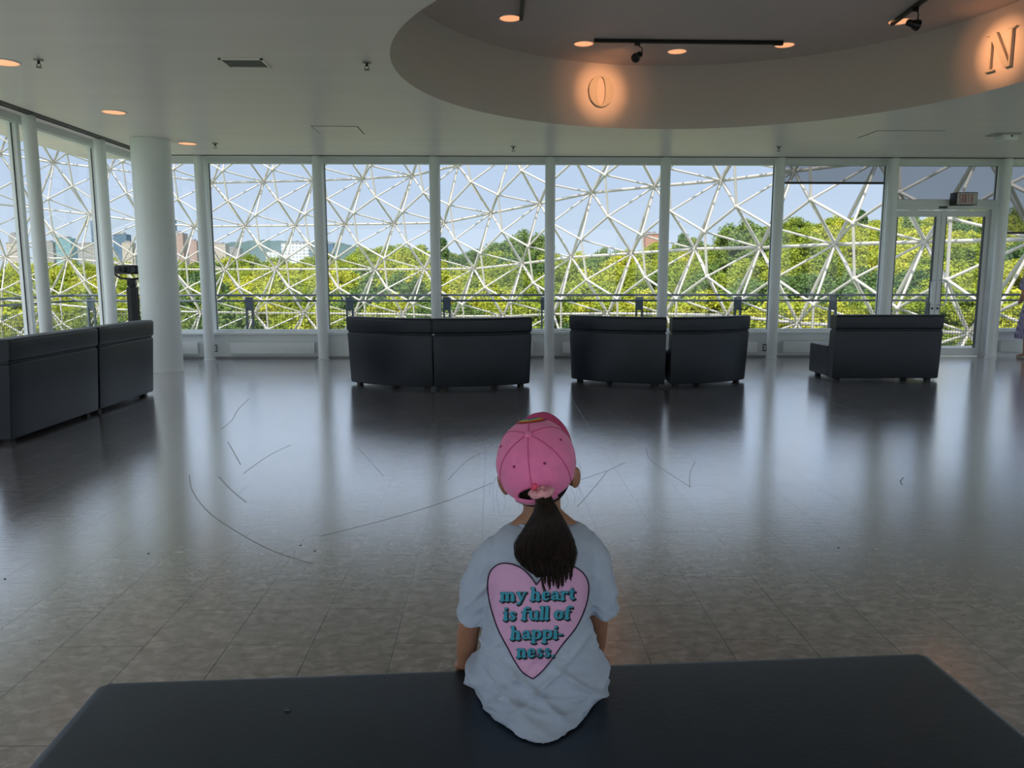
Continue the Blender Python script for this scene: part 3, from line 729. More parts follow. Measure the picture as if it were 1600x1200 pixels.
def hand(bm, w, side):
    """palm pressed on the bench edge, fingers folded over it; side +1: thumb towards +x"""
    ye = 1.756 + .049 * (w.x - .1)
    px_ = w.x; zt = .4325
    for k in range(4):
        x = px_ + side * (.0195 - .013 * k); L = (.92, 1.0, .95, .78)[k]; y0 = ye - .046
        limb(bm, [(Vector((x * .5 + px_ * .5, w.y + .008, zt + .014)), .0105), (Vector((x, ye - .022, zt + .0095)), .0085)], 2)
        limb(bm, [(Vector((x, ye - .022, zt + .0095)), .0078), (Vector((x, ye - .004, zt + .004)), .0074), (Vector((x + side * .0005 * k, ye + .0085, zt - .014)), .0068), (Vector((x, ye + .0095, zt - .014 - .020 * L)), .0062), (Vector((x, ye + .008, zt - .018 - .030 * L)), .0055)], 2)
    limb(bm, [(Vector((px_ + side * .010, w.y, zt + .014)), .0105), (Vector((px_ + side * .026, w.y + .014, zt + .011)), .0085), (Vector((px_ + side * .033, w.y + .030, zt + .008)), .0068)], 2)
hand(bm, armL[-1][0], 1); hand(bm, armR[-1][0], -1)
for s in (-1, 1):
    hx0 = .10 + s * .045
    limb(bm, [(Vector((hx0, 1.60, .492)), .056), (Vector((hx0 + s * .006, 1.74, .485)), .047), (Vector((hx0 + s * .008, 1.862, .475)), .037), (Vector((hx0 + s * .008, 1.895, .40)), .036), (Vector((hx0 + s * .008, 1.900, .28)), .029), (Vector((hx0 + s * .008, 1.895, .185)), .022), (Vector((hx0 + s * .008, 1.90, .155)), .022), (Vector((hx0 + s * .010, 1.975, .130)), .020)], 2)
body = fin(fuse(bm, .0034, 4, 'body'), 'body', M_skin)
# eyes, shoes, shorts
for s in (-1, 1):
    bm = bmesh.new(); sphere(bm, hl_(s * .028, .0735, -.006), 1, 3, (.0115, .006, .0055), HR)
    fin_bm(bm, 'eye', mat('eye_dark', (.03, .02, .015), .2))
for s in (-1, 1):
    bm = bmesh.new(); x = .10 + s * .055
    limb(bm, [(Vector((x, 1.885, .125)), .028), (Vector((x, 1.93, .120)), .029), (Vector((x, 1.985, .116)), .026)], 2)
    me = fuse(bm, .005, 2, 'shoe'); fin(me, 'shoe', mat('shoe_white', (.7, .7, .7), .5))
bm = bmesh.new()
limb(bm, [(Vector((.06, 1.60, .497)), .062), (Vector((.14, 1.60, .497)), .062)], 2)
for s in (-1, 1): limb(bm, [(Vector((.10 + s * .045, 1.60, .493)), .061), (Vector((.10 + s * .053, 1.80, .483)), .050)], 2)
fin(fuse(bm, .006, 3, 'shorts'), 'shorts', mat('shorts_navy', (.03, .04, .08), .8))

# T-shirt
rowsT = [(816, 796, 904, .040), (824, 779, 918, .054), (838, 766, 929, .066), (862, 764, 932, .078), (890, 761, 930, .085), (925, 760, 926, .090), (962, 757, 924, .093), (995, 750, 932, .097),
         (1022, 741, 943, .105), (1046, 734, 953, .117), (1062, 734, 953, .128), (1078, 738, 947, .142), (1091, 743, 943, .153)]
bm = bmesh.new(); rings = []
for (y, xl, xr, ry) in rowsT:
    c = ony((xl + xr) / 2, y, 1.60); rx = (xr - xl) / 2 * dep(c) / FPX; ring = []
    for k in range(64):
        a = 2 * PI * k / 64; ca, sa = math.cos(a), math.sin(a); e = 1
        if sa < 0: e = 1 + (.24 * min(1, (y - 1045) / 45) if y > 1045 else 0)
        hq = min(1, max(0, (y - 1040) / 45)); sx_ = math.copysign(abs(ca) ** (.88 + .10 * hq), ca); sy_ = math.copysign(abs(sa) ** .95, sa)
        if sa < 0: sy_ = sy_ * (1 - hq) - hq * (1 - abs(math.cos(a + .04 * hq)) ** 1.8)
        ring.append(bm.verts.new((c.x + rx * sx_, c.y + ry * sy_ * e * (.9 if sa > 0 else 1), max(c.z, .4345))))
    rings.append(ring)
for A_, B_ in zip(rings, rings[1:]):
    for k in range(64): bm.faces.new((A_[k], A_[(k + 1) % 64], B_[(k + 1) % 64], B_[k]))
bm.faces.new(rings[0][::-1]); bm.faces.new(rings[-1])
def sleeve(bm, L):
    tube(bm, [ony(x, y, Y) for x, y, Y, r in L], [r for *_, r in L], 32)
sleeve(bm, [(812, 848, 1.60, .022), (796, 848, 1.60, .030), (777, 855, 1.60, .034), (762, 875, 1.605, .0405), (751, 905, 1.61, .0415), (744, 935, 1.62, .0395), (739, 966, 1.63, .0385)])
sleeve(bm, [(884, 846, 1.60, .022), (896, 846, 1.60, .029), (911, 850, 1.60, .0355), (925, 872, 1.605, .0395), (936, 905, 1.615, .0385), (942, 930, 1.625, .0345), (945, 953, 1.64, .0325)])
bmesh.ops.recalc_face_normals(bm, faces=bm.faces)
shirt_me = fuse(bm, .0042, 5, 'tshirt')
def crease(p, ax, freq, seed):
    q = Vector((p.dot(ax) * freq, p.z * freq * .25 + seed, p.y * freq * .3 + seed)); v = noise.noise(q); return 1.6 * max(0, 1 - abs(v) * 3.2) ** 1.4 - .35
nv = [v.normal.copy() for v in shirt_me.vertices]
A1, A2, A3 = Vector((.62, 0, .78)), Vector((-.70, 0, .71)), Vector((.15, .2, .97))
for v, nrm in zip(shirt_me.vertices, nv):
    p = v.co; low = min(1, max(0, (.68 - p.z) / .16)); up = 1 - low
    d = .0085 * low * crease(p, A1, 17, 1.3) + .0075 * low * crease(p, A2, 21, 7.1) + .0045 * low * crease(p, A3, 30, 3.7)
    side = min(1, abs(p.x - .10) / .10)
    d += up * side * (.0036 * crease(p, A1 if p.x > .1 else A2, 22, 5.5)) + .0012 * noise.noise(p * 38)
    c = min(1, max(0, 1.6 - abs(p.x - .1) / .065)) * up; d *= min(1, .25 + max(0, p.z - .434) / .045)
    v.co = p + nrm * (d - .004) * (1 - .85 * c)
    if v.co.z < .4335: v.co.z = .4335
shirt_me.update()
M_shirt = mat('tshirt_cotton', (.39, .45, .56), .85, sheen=.2, noise_amt=.03, nscale=60, bump=.12, bscale=500)
bvh = BVHTree.FromPolygons([v.co.copy() for v in shirt_me.vertices], [tuple(p.vertices) for p in shirt_me.polygons])
shirt = fin(shirt_me, 'tshirt', M_shirt)
bm = bmesh.new()
cc = ony(849, 822, 1.60); tube(bm, [(cc.x + .050 * math.cos(a), cc.y - .004 + .046 * math.sin(a), cc.z + .004 - .010 * math.sin(a)) for a in [2 * PI * k / 40 for k in range(40)]], .0045, 8, closed=True)
fin_bm(bm, 'collar', M_shirt, shirt, Vector((0, 0, 0)) + GL)

def on_shirt(x, y, off):
    d = ray(x, y).normalized(); hit = bvh.ray_cast(O3, d)
    if hit[0] is None: q = ony(x, y, 1.51); return q
    n_ = hit[1] if hit[1].dot(d) < 0 else -hit[1]
    return hit[0] - d * off
hp = [(838, 914), (829, 901), (815, 888), (797, 881), (781, 881), (769, 889), (763, 902), (762, 922), (766, 946), (773, 970), (781, 990), (792, 1010), (803, 1031), (816, 1050), (833, 1061),
      (846, 1050), (862, 1031), (880, 1006), (898, 984), (910, 962), (918, 938), (920, 915), (914, 899), (902, 888), (886, 883), (869, 886), (852, 897)]
def cr_closed(P, k=6, sharp=()):
    out = []; n = len(P)
    for i in range(n):
        p0, p1, p2, p3 = P[i - 1], P[i], P[(i + 1) % n], P[(i + 2) % n]
        if i in sharp: p0 = p1
        if (i + 1) % n in sharp: p3 = p2
        for j in range(k):
            t = j / k; out.append(tuple(.5 * (2 * b + (c - a) * t + (2 * a - 5 * b + 4 * c - d) * t * t + (3 * b - a - 3 * c + d) * t ** 3) for a, b, c, d in zip(p0, p1, p2, p3)))
    return out
HP = cr_closed(hp, 5, (0, 14)); hc = (840, 950)
bm = bmesh.new(); prev = None
for s in [1 - i / 26 for i in range(26)] + [.001]:
    ring = [bm.verts.new(on_shirt(hc[0] + (x - hc[0]) * s, hc[1] + (y - hc[1]) * s, .0022)) for x, y in HP]
    if prev:
        for k in range(len(HP)): bm.faces.new((prev[k], prev[(k + 1) % len(HP)], ring[(k + 1) % len(HP)], ring[k]))
    prev = ring
heart = fin_bm(bm, 'heart_print', mat('print_pink', (.64, .36, .57), .8), shirt)
heart['label'] = 'pink heart print outlined in dark purple'
bm = bmesh.new(); NP = len(HP)
for i in range(NP):
    (x, y), (x2, y2) = HP[i], HP[(i + 1) % NP]; L = math.hypot(x2 - x, y2 - y); nx_, ny_ = -(y2 - y) / L * 1.1, (x2 - x) / L * 1.1
    bm.faces.new([bm.verts.new(on_shirt(a, b, .0032)) for a, b in ((x + nx_, y + ny_), (x - nx_, y - ny_), (x2 - nx_, y2 - ny_), (x2 + nx_, y2 + ny_))])
fin_bm(bm, 'heart_outline', mat('print_outline', (.03, .008, .035), .7), shirt)
# lettering
sb = lambda x, y, w=.36: [(x - w, y, .15), (x + w, y, .15)]
G = {'n': (1.06, [[(.2, .9, .3), (.2, .05, .36)], [(.0, .93, .15), (.2, .93, .2)], sb(.2, .06, .2), [(.25, .75, .14), (.42, .93, .2), (.62, .88, .3), (.74, .6, .36), (.74, .05, .36)], sb(.74, .06, .2)]),
     'h': (1.06, [[(.2, 1.42, .3), (.2, .05, .36)], [(.0, 1.45, .15), (.2, 1.45, .2)], sb(.2, .06, .2), [(.25, .75, .14), (.42, .93, .2), (.62, .88, .3), (.74, .6, .36), (.74, .05, .36)], sb(.74, .06, .2)]),
     'm': (1.58, [[(.2, .9, .3), (.2, .05, .36)], [(.0, .93, .15), (.2, .93, .2)], sb(.2, .06, .2), [(.25, .75, .14), (.42, .93, .2), (.58, .88, .3), (.70, .6, .34), (.70, .05, .34)], sb(.70, .06, .18), [(.78, .75, .14), (.94, .93, .2), (1.1, .88, .3), (1.24, .6, .36), (1.24, .05, .36)], sb(1.24, .06, .2)]),
     'u': (1.08, [[(.22, .93, .3), (.22, .4, .36), (.36, .12, .28), (.54, .06, .18), (.7, .2, .14)], [(.0, .95, .14), (.22, .95, .2)], [(.78, .93, .3), (.78, .06, .34)], [(.56, .95, .14), (.78, .95, .2)], [(.78, .06, .16), (1.0, .05, .13)]]),
     'y': (1.0, [[(.2, .9, .34), (.5, .15, .28)], [(.84, .92, .14), (.5, .05, .2), (.36, -.28, .2), (.16, -.36, .28)], sb(.2, .95, .2), sb(.82, .95, .16)]),
     'e': (.92, [[(.2, .52, .12), (.72, .54, .12)], [(.74, .58, .2), (.66, .84, .2), (.45, .95, .18), (.24, .82, .3), (.17, .5, .36), (.26, .17, .32), (.48, .05, .24), (.78, .2, .14)]]),
     'a': (.98, [[(.18, .74, .26), (.36, .94, .17), (.58, .86, .26), (.66, .6, .34), (.66, .18, .34), (.92, .06, .15)], [(.62, .56, .12), (.32, .46, .24), (.18, .24, .30), (.34, .06, .22), (.6, .18, .12)]]),
     'r': (.80, [[(.2, .9, .3), (.2, .05, .36)], [(.0, .93, .15), (.2, .93, .2)], sb(.2, .06, .2), [(.28, .7, .14), (.42, .9, .2), (.64, .82, .30)]]),
     't': (.70, [[(.3, 1.28, .18), (.28, .9, .32), (.28, .3, .36), (.4, .08, .24), (.64, .14, .12)], [(.02, .93, .14), (.6, .93, .14)]]),
     'i': (.46, [[(.2, .9, .3), (.2, .05, .36)], [(.0, .93, .15), (.2, .93, .2)], sb(.2, .06, .2), [(.19, 1.32, .32), (.2, 1.32, .32)]]),
     'l': (.46, [[(.2, 1.42, .3), (.2, .05, .36)], [(.0, 1.45, .15), (.2, 1.45, .2)], sb(.2, .06, .2)]),
     's': (.80, [[(.62, .76, .18), (.42, .94, .17), (.2, .80, .26), (.34, .54, .30), (.58, .32, .28), (.5, .08, .2), (.3, .04, .16), (.1, .22, .16)]]),
     'f': (.66, [[(.66, 1.34, .24), (.48, 1.44, .18), (.3, 1.22, .28), (.26, .9, .34), (.26, .05, .36)], [(.02, .93, .14), (.56, .93, .14)], sb(.26, .06, .22)]),
     'o': (.98, [[(.46 + .29 * math.cos(a), .5 + .42 * math.sin(a), .17 + .19 * abs(math.cos(a))) for a in [2 * PI * k / 20 for k in range(21)]]]),
     'p': (1.04, [[(.2, .9, .3), (.2, -.38, .36)], [(.0, .93, .15), (.2, .93, .2)], sb(.2, -.42, .22), [(.28, .78, .14), (.48, .94, .2), (.74, .8, .3), (.8, .5, .36), (.7, .16, .28), (.46, .05, .18), (.28, .2, .12)]]),
     '-': (.46, [[(.06, .45, .2), (.36, .45, .2)]]), '.': (.34, [[(.16, .12, .3), (.17, .12, .3)]]), ' ': (.42, [])}
def text_line(bm, txt, x0, x1, yb, slope, grow, dx, dy, off):
    tot = sum(G[c][0] for c in txt); s = (x1 - x0) / tot; ox = 0; sy = 13.6 / s / 1.0
    for c in txt:
        def tf(x, y): X = x0 + x + dx; return on_shirt(X, yb + slope * (X - x0) - y * sy + dy, off)
        stroke_mesh(bm, G[c][1], ox * 1.0, 0, s, grow, tf, sub=.3, shear=.06); ox += G[c][0] * s
LN = [('my heart', 781, 899, 939, -.02), ('is full of', 786, 892, 969, -.02), ('happi-', 797, 879, 999, -.02), ('ness.', 807, 866, 1027, -.01)]
bm = bmesh.new()
for tx, a, b, y, sl in LN: text_line(bm, tx, a, b, y, sl, .75, .9, 1.0, .0038)
for tx, a, b, y, sl in LN: text_line(bm, tx, a, b, y, sl, .35, 2.0, 2.6, .0036)
fin_bm(bm, 'lettering_shadow', mat('print_black', (.008, .012, .018), .7), shirt)
bm = bmesh.new()
for tx, a, b, y, sl in LN: text_line(bm, tx, a, b, y, sl, -.15, 0, 0, .0044)
lt = fin_bm(bm, 'lettering', mat('print_teal', (.035, .30, .42), .7), shirt); lt['label'] = 'teal lettering reading my heart is full of happi-ness.'

# cap
M_cap = mat('cap_pink', (.86, .20, .44), .8, sheen=.3, noise_amt=.05, nscale=40, bump=.15, bscale=400)
M_capb = mat('cap_brim_pink', (.60, .08, .22), .8)
CM = HM @ Matrix.Translation((0, -.002, .020)) @ Matrix.Rotation(math.radians(20), 4, 'X')
cx_, cy_, cz_ = .0845, .095, .082
def cap_pt(th, ph, off=0.0):
    """th from the button down, ph around; back of the head at ph = -90 degrees"""
    t_ = min(th, PI / 2); z = math.cos(t_) * (cz_ + off) if th <= PI / 2 else -(th - PI / 2) * .085
    s_ = math.sin(t_) ** .92; k = 1 - (.05 * (th - PI / 2) if th > PI / 2 else 0)
    front = max(0, math.sin(ph)); z += .006 * front * s_
    g = 0.0
    for i in range(6):
        dph = abs((ph + PI / 2 - i * PI / 3 + PI) % (2 * PI) - PI)
        g = max(g, math.exp(-(dph * max(.2, s_) / .035) ** 2))
    wob = .0012 * noise.noise(Vector((math.cos(ph) * 3, math.sin(ph) * 3, th * 3)))
    o_ = off - .0012 * g + wob
    return CM @ Vector(((cx_ + o_) * s_ * k * math.cos(ph), (cy_ + o_) * s_ * k * math.sin(ph), z))
def th_max(ph):
    d = abs((ph + PI / 2 + PI) % (2 * PI) - PI)   # angle from the back
    full = math.radians(104)
    if d < .46: return full - math.radians(29) * math.sqrt(max(0, 1 - (d / .46) ** 2))
    return full
bm = bmesh.new(); NPH, NTH = 180, 40; rr = []
top = bm.verts.new(cap_pt(0, 0))
for i in range(1, NTH + 1):
    rr.append([bm.verts.new(cap_pt(th_max(2 * PI * k / NPH) * i / NTH, 2 * PI * k / NPH)) for k in range(NPH)])
for k in range(NPH): bm.faces.new((top, rr[0][k], rr[0][(k + 1) % NPH]))
for A_, B_ in zip(rr, rr[1:]):
    for k in range(NPH): bm.faces.new((A_[k], B_[k], B_[(k + 1) % NPH], A_[(k + 1) % NPH]))
cap = fin_bm(bm, 'cap', M_cap)
sm = cap.modifiers.new('thickness', 'SOLIDIFY'); sm.thickness = .0018; sm.offset = -1
bm = bmesh.new(); th0 = math.radians(104)
for i in range(40):
    a0, a1 = -PI / 2 - .54 + 1.08 * i / 40, -PI / 2 - .54 + 1.08 * (i + 1) / 40
    bm.faces.new([bm.verts.new(cap_pt(t_, a, .0012)) for t_, a in ((th0 - .14, a0), (th0 - .14, a1), (th0 + .06, a1), (th0 + .06, a0))])
bmesh.ops.remove_doubles(bm, verts=bm.verts, dist=1e-5)
st = fin_bm(bm, 'cap_strap', M_cap, cap); s2_ = st.modifiers.new('thickness', 'SOLIDIFY'); s2_.thickness = .002
bm = bmesh.new()
for i in range(6):
    ph = -PI / 2 + i * PI / 3
    tm = th_max(ph)
    tube(bm, [cap_pt(tm * j / 24, ph, .0012) for j in range(1, 25)], .00075, 6)
tube(bm, [cap_pt(th_max(a) - .03, a, .0008) for a in [-PI / 2 - .6 + 1.2 * j / 40 for j in range(41)]], .0008, 6)
fin_bm(bm, 'seam', mat('cap_seam', (.55, .07, .22), .8), cap)
bm = bmesh.new(); sphere(bm, cap_pt(0, 0, .001), 1, 3, (.0085, .0085, .005), CM.to_3x3().to_4x4()); fin_bm(bm, 'button', M_cap, cap)
for i in range(6):
    bm = bmesh.new()
    ph = -PI / 2 + (i + .5) * PI / 3; P_ = cap_pt(math.radians(46), ph, .0015); n_ = (P_ - cap_pt(math.radians(46), ph, -.02)).normalized()
    Q = n_.to_track_quat('Z', 'Y').to_matrix()
    tube(bm, [P_ + Q @ Vector((.0024 * math.cos(a), .0024 * math.sin(a), 0)) for a in [2 * PI * k / 12 for k in range(12)]], .0008, 5, closed=True)
    sphere(bm, P_ - n_ * .0004, .0016, 1)
    fin_bm(bm, 'eyelet', mat('cap_eyelet', (.35, .04, .13), .7), cap)
bm = bmesh.new(); g0 = []
for i in range(13):
    row = []
    for j in range(25):
        ph = math.radians(28 + 124 * j / 24); q = i / 12; base = cap_pt(math.radians(99), ph)
        lb = CM.inverted() @ base; u = (j - 12) / 12
        out = q * .070 * math.sqrt(max(0, 1 - u * u * .92)); row.append(bm.verts.new(CM @ Vector((lb.x * (1 - .05 * q), lb.y + out, lb.z - .010 * q - .014 * q * u * u + .003))))
    g0.append(row)
for A_, B_ in zip(g0, g0[1:]):
    for k in range(24): bm.faces.new((A_[k], A_[k + 1], B_[k + 1], B_[k]))
br_ = fin_bm(bm, 'brim', M_capb, cap); s3_ = br_.modifiers.new('thickness', 'SOLIDIFY'); s3_.thickness = .004
rb = [((.30, .02, .02), 0), ((.75, .12, .03), 1), ((.80, .55, .05), 2), ((.25, .55, .15), 3), ((.05, .35, .55), 4), ((.22, .08, .35), 5)]
for colr, i in rb:
    bm = bmesh.new(); r0, r1 = .030 - .0036 * i, .030 - .0036 * (i + 1); ctr = (.0, .052)
    for k in range(40):
        a0, a1 = PI * k / 40, PI * (k + 1) / 40
        vs = []
        for r_, a in ((r0, a0), (r0, a1), (r1, a1), (r1, a0)):
            x = r_ * 1.25 * math.cos(a); arc_ = .066 - r_ * 1.15 * math.sin(a)
            ph = PI / 2 - math.atan2(x, arc_ + .02); th = math.hypot(x, arc_) / .086
            vs.append(bm.verts.new(cap_pt(th, PI / 2 - math.atan2(x, arc_), .0016)))
        bm.faces.new(vs)
    o = fin_bm(bm, 'rainbow_stripe', mat('stripe_%d' % i, colr, .7), cap)

# hair under the cap
bm = bmesh.new(); hr = []
for i in range(25):
    row = []
    for k in range(61):
        ph = -PI / 2 + math.radians(-118 + 236 * k / 60); dbk = abs(-118 + 236 * k / 60)
        tmx = math.radians(128 if dbk < 50 else 128 - (dbk - 50) * .55); th = math.radians(50) + (tmx - math.radians(50)) * i / 24
        j = .0009 * noise.noise(Vector((ph * 30, th * 2, 0)))
        row.append(bm.verts.new(hl_((.0725 + j) * math.sin(th) * math.cos(ph), (.0865 + j) * math.sin(th) * math.sin(ph), .006 + .089 * math.cos(th))))
    hr.append(row)
for A_, B_ in zip(hr, hr[1:]):
    for k in range(60): bm.faces.new((A_[k], A_[k + 1], B_[k + 1], B_[k]))
hair = fin_bm(bm, 'hair', M_hair); s4_ = hair.modifiers.new('t', 'SOLIDIFY'); s4_.thickness = .003; s4_.offset = 0
# ponytail: dark core plus strands
PT = [(770, 846, 12, 1.512), (785, 852, 14, 1.496), (800, 854, 20, 1.488), (820, 854, 32, 1.484), (845, 852, 45, 1.486), (865, 852, 48, 1.490), (885, 854, 42, 1.493), (900, 862, 28, 1.495), (912, 868, 12, 1.497)]
PY = [p[0] for p in PT]
def pt_at(y): return [float(np.interp(y, PY, [p[i] for p in PT])) for i in (1, 2, 3)]
bm = bmesh.new(); rings = []
for y in range(770, 897, 6):
    cxp, hw, Yd = pt_at(y); hw *= .86; c = ony(cxp, y, Yd); s_ = dep(c) / FPX; dpt = min(.016, hw * s_ * .6)
    ring = []
    for k in range(40):
        a = 2 * PI * k / 40; w = 1 + .05 * math.sin(k * 2.7 + 1) + .03 * math.sin(k * 5.1)
        ring.append(bm.verts.new((c.x + hw * s_ * w * math.cos(a), c.y + dpt * w * math.sin(a), c.z + (.008 * noise.noise(Vector((math.cos(a) * 2, 0, 5))) if y > 880 else 0))))
    rings.append(ring)
for A_, B_ in zip(rings, rings[1:]):
    for k in range(40): bm.faces.new((A_[k], A_[(k + 1) % 40], B_[(k + 1) % 40], B_[k]))
bm.faces.new(rings[0][::-1]); bm.faces.new(rings[-1]); bmesh.ops.recalc_face_normals(bm, faces=bm.faces)
tail = fin_bm(bm, 'ponytail', M_hair)
V, F_ = [], []
rs = random.Random(3)
def strand(P, r0, r1):
    n = len(P); b = len(V)
    for i, p in enumerate(P):
        r = r0 + (r1 - r0) * i / (n - 1); V.extend([p + Vector((-r, 0, 0)), p + Vector((0, -r, 0)), p + Vector((r, 0, 0)), p + Vector((0, r, 0))])
    for i in range(n - 1):
        for k in range(4): F_.append((b + 4 * i + k, b + 4 * i + (k + 1) % 4, b + 4 * i + 4 + (k + 1) % 4, b + 4 * i + 4 + k))
for i in range(1300):
    u = rs.uniform(-1, 1); lay = rs.uniform(-.2, 1); yend = 868 + 44 * (.5 + .5 * math.sin((u + .55) * 1.9)) * rs.uniform(.8, 1.05) + rs.uniform(-8, 4); yend = min(yend, 918)
    wv = rs.uniform(-.06, .06); fr = rs.uniform(2, 5); P = []; cl = (int((u + 1) * 5.5) + .5) / 5.5 - 1 + .02 * (i % 3); yend += 4 * math.sin(cl * 13 + 2)
    for j in range(15):
        y = 771 + (yend - 771) * j / 14; cxp, hw, Yd = pt_at(min(y, 890)); uu = u + (cl - u) * .5 * (j / 14) ** 3 + wv * math.sin(fr * j / 14 * PI) * (j / 14); uu = max(-1, min(1, uu))
        if y > 890: hw *= 1
        c = ony(cxp + hw * uu * 1.02, y, Yd); s_ = dep(c) / FPX; dpt = min(.017, hw * s_ * .62)
        P.append(c + Vector((0, -dpt * math.sqrt(max(0, 1 - uu * uu)) * (.9 + .25 * lay), 0)))
    strand(P, .0009, .00032)
for (pa, n_) in (([(812, 838), (804, 850), (805, 864), (813, 880)], 7), ([(893, 838), (899, 850), (901, 864), (894, 884)], 6), ([(848, 880), (846, 905), (850, 922), (858, 936)], 9)):
    for i in range(n_):
        P = []
        jx, jy = rs.uniform(-4, 4), rs.uniform(-4, 4)
        for j in range(13):
            t = j / 12 * (len(pa) - 1); k = min(int(t), len(pa) - 2); f_ = t - k; f_ = f_
            x = pa[k][0] + (pa[k + 1][0] - pa[k][0]) * f_; y = pa[k][1] + (pa[k + 1][1] - pa[k][1]) * f_
            q = on_shirt(x + jx * j / 12, y + jy, .004) if y > 835 else ony(x + jx, y + jy, 1.50); P.append(q)
        for _ in range(3): P = [P[0]] + [(P[k - 1] + P[k] * 2 + P[k + 1]) / 4 for k in range(1, len(P) - 1)] + [P[-1]]
        strand(P, .0006, .0003)
me = bpy.data.meshes.new('strands'); me.from_pydata([tuple(v) for v in V], [], F_); me.update()
for p in me.polygons: p.use_smooth = True
fin(me, 'hair_strands', mat('hair_strand', (.014, .008, .006), .5, spec=.22, noise_amt=.7, nscale=90), tail, GL)
# flyaway wisps at the ears and nape
V, F_ = [], []
def wisp(pts, Y):
    P = [ony(x, y, Y) for x, y in pts]; Q = []
    for i in range(len(P) - 1):
        p0, p1, p2, p3 = P[max(i - 1, 0)], P[i], P[i + 1], P[min(i + 2, len(P) - 1)]
        for k in range(6):
            t = k / 6; Q.append(.5 * (2 * p1 + (p2 - p0) * t + (2 * p0 - 5 * p1 + 4 * p2 - p3) * t * t + (3 * p1 - p0 - 3 * p2 + p3) * t ** 3))
    Q.append(P[-1]); strand(Q, .0002, .00012)
for pts in ([(783, 735), (774, 750), (770, 770), (772, 800)], [(781, 742), (768, 756), (764, 775)], [(782, 752), (776, 772), (781, 805)], [(892, 722), (905, 728), (910, 742)], [(896, 715), (904, 722), (908, 734)],
            [(898, 745), (904, 758), (900, 772)], [(890, 760), (898, 775), (897, 790)], [(898, 750), (906, 765), (905, 780)], [(884, 770), (888, 785), (880, 800)], [(785, 765), (790, 785), (786, 800)]): wisp(pts, 1.62)
for i in range(34):
    x = rs.uniform(812, 876); y0 = 790 + rs.uniform(-3, 4); wisp([(x, y0 - 12), (x + rs.uniform(-3, 3), y0), (x + (840 - x) * .12 + rs.uniform(-3, 3), y0 + rs.uniform(4, 11))], 1.568)
me = bpy.data.meshes.new('wisps'); me.from_pydata([tuple(v) for v in V], [], F_); me.update()
lh = fin(me, 'loose_hair', M_hair, hair, GL); lh['kind'] = 'stuff'
# scrunchie
bm = bmesh.new(); sc0 = ony(846, 769, 1.512); pts = []; rads = []
for k in range(48):
    a = 2 * PI * k / 48; w = 1 + .10 * math.sin(a * 9) + .06 * math.sin(a * 17 + 1)
    pts.append(sc0 + Vector((.0165 * w * math.cos(a), .013 * w * math.sin(a) - .002, .003 * math.cos(a) + .002 * math.sin(a * 7)))); rads.append(.0075 * (1 + .22 * math.sin(a * 11 + .5)))
tube(bm, pts, rads, 12, closed=True)
scr = fin_bm(bm, 'scrunchie', mat('scrunchie_pink', (.72, .34, .38), .8, noise_amt=.25, nscale=120), girl); scr['label'] = 'pale pink scrunchie'
bm = bmesh.new(); q = ony(836, 760, 1.492); sphere(bm, q, 1, 2, (.006, .005, .007)); sphere(bm, q + Vector((-.004, 0, -.004)), 1, 2, (.004, .004, .005)); fin_bm(bm, 'scrunchie_charm', mat('charm_red', (.75, .06, .14), .5), scr)

# ------------------------------------------------------------------ woman at the right edge
wb = onz(1604, 561, 0); wx, wy = wb.x + .04, 12.22
wom = thing('person', 'woman in a lavender striped dress with pale waist bag, cut by the right edge', 'person', (wx, wy, 0))
GW = Vector((wx, wy, 0)); FW = lambda x, y, z: Vector((wx + x, wy + y, z))
bm = bmesh.new()
sphere(bm, FW(0, .02, 1.50), 1, 3, (.075, .092, .105)); sphere(bm, FW(0, .06, 1.43), 1, 2, (.045, .05, .05)); sphere(bm, FW(0, .115, 1.475), 1, 2, (.012, .014, .016))
limb(bm, [(FW(0, .0, 1.44), .05), (FW(0, -.01, 1.34), .052)], 2)
limb(bm, [(FW(-.15, 0, 1.28), .05), (FW(0, 0, 1.31), .07), (FW(.15, 0, 1.28), .05)], 2)
limb(bm, [(FW(0, 0, 1.25), .11), (FW(0, 0, 1.0), .10), (FW(0, 0, .86), .12)], 2)
for s in (-1, 1):
    limb(bm, [(FW(s * .165, 0, 1.27), .045), (FW(s * .20, -.01, 1.04), .036), (FW(s * .16, .12, .90), .030), (FW(s * .10, .20, .93), .024)], 2)
    for k in range(4): limb(bm, [(FW(s * .10, .20, .93), .012), (FW(s * (.085 - .0), .235, .95 - .016 * k), .009), (FW(s * .06, .25, .95 - .017 * k), .008)], 2)
    limb(bm, [(FW(s * .10, .20, .935), .012), (FW(s * .075, .21, .965), .009)], 2)
    limb(bm, [(FW(s * .08, 0, .84), .085), (FW(s * .085, .0, .48), .056), (FW(s * .085, -.015, .33), .054), (FW(s * .085, 0, .09), .034), (FW(s * .09, .02, .06), .034), (FW(s * .095, .13, .04), .03)], 2)
me = fuse(bm, .009, 2, 'body'); fin(me, 'body', mat('skin_woman', (.50, .27, .18), .5), wom, GW)
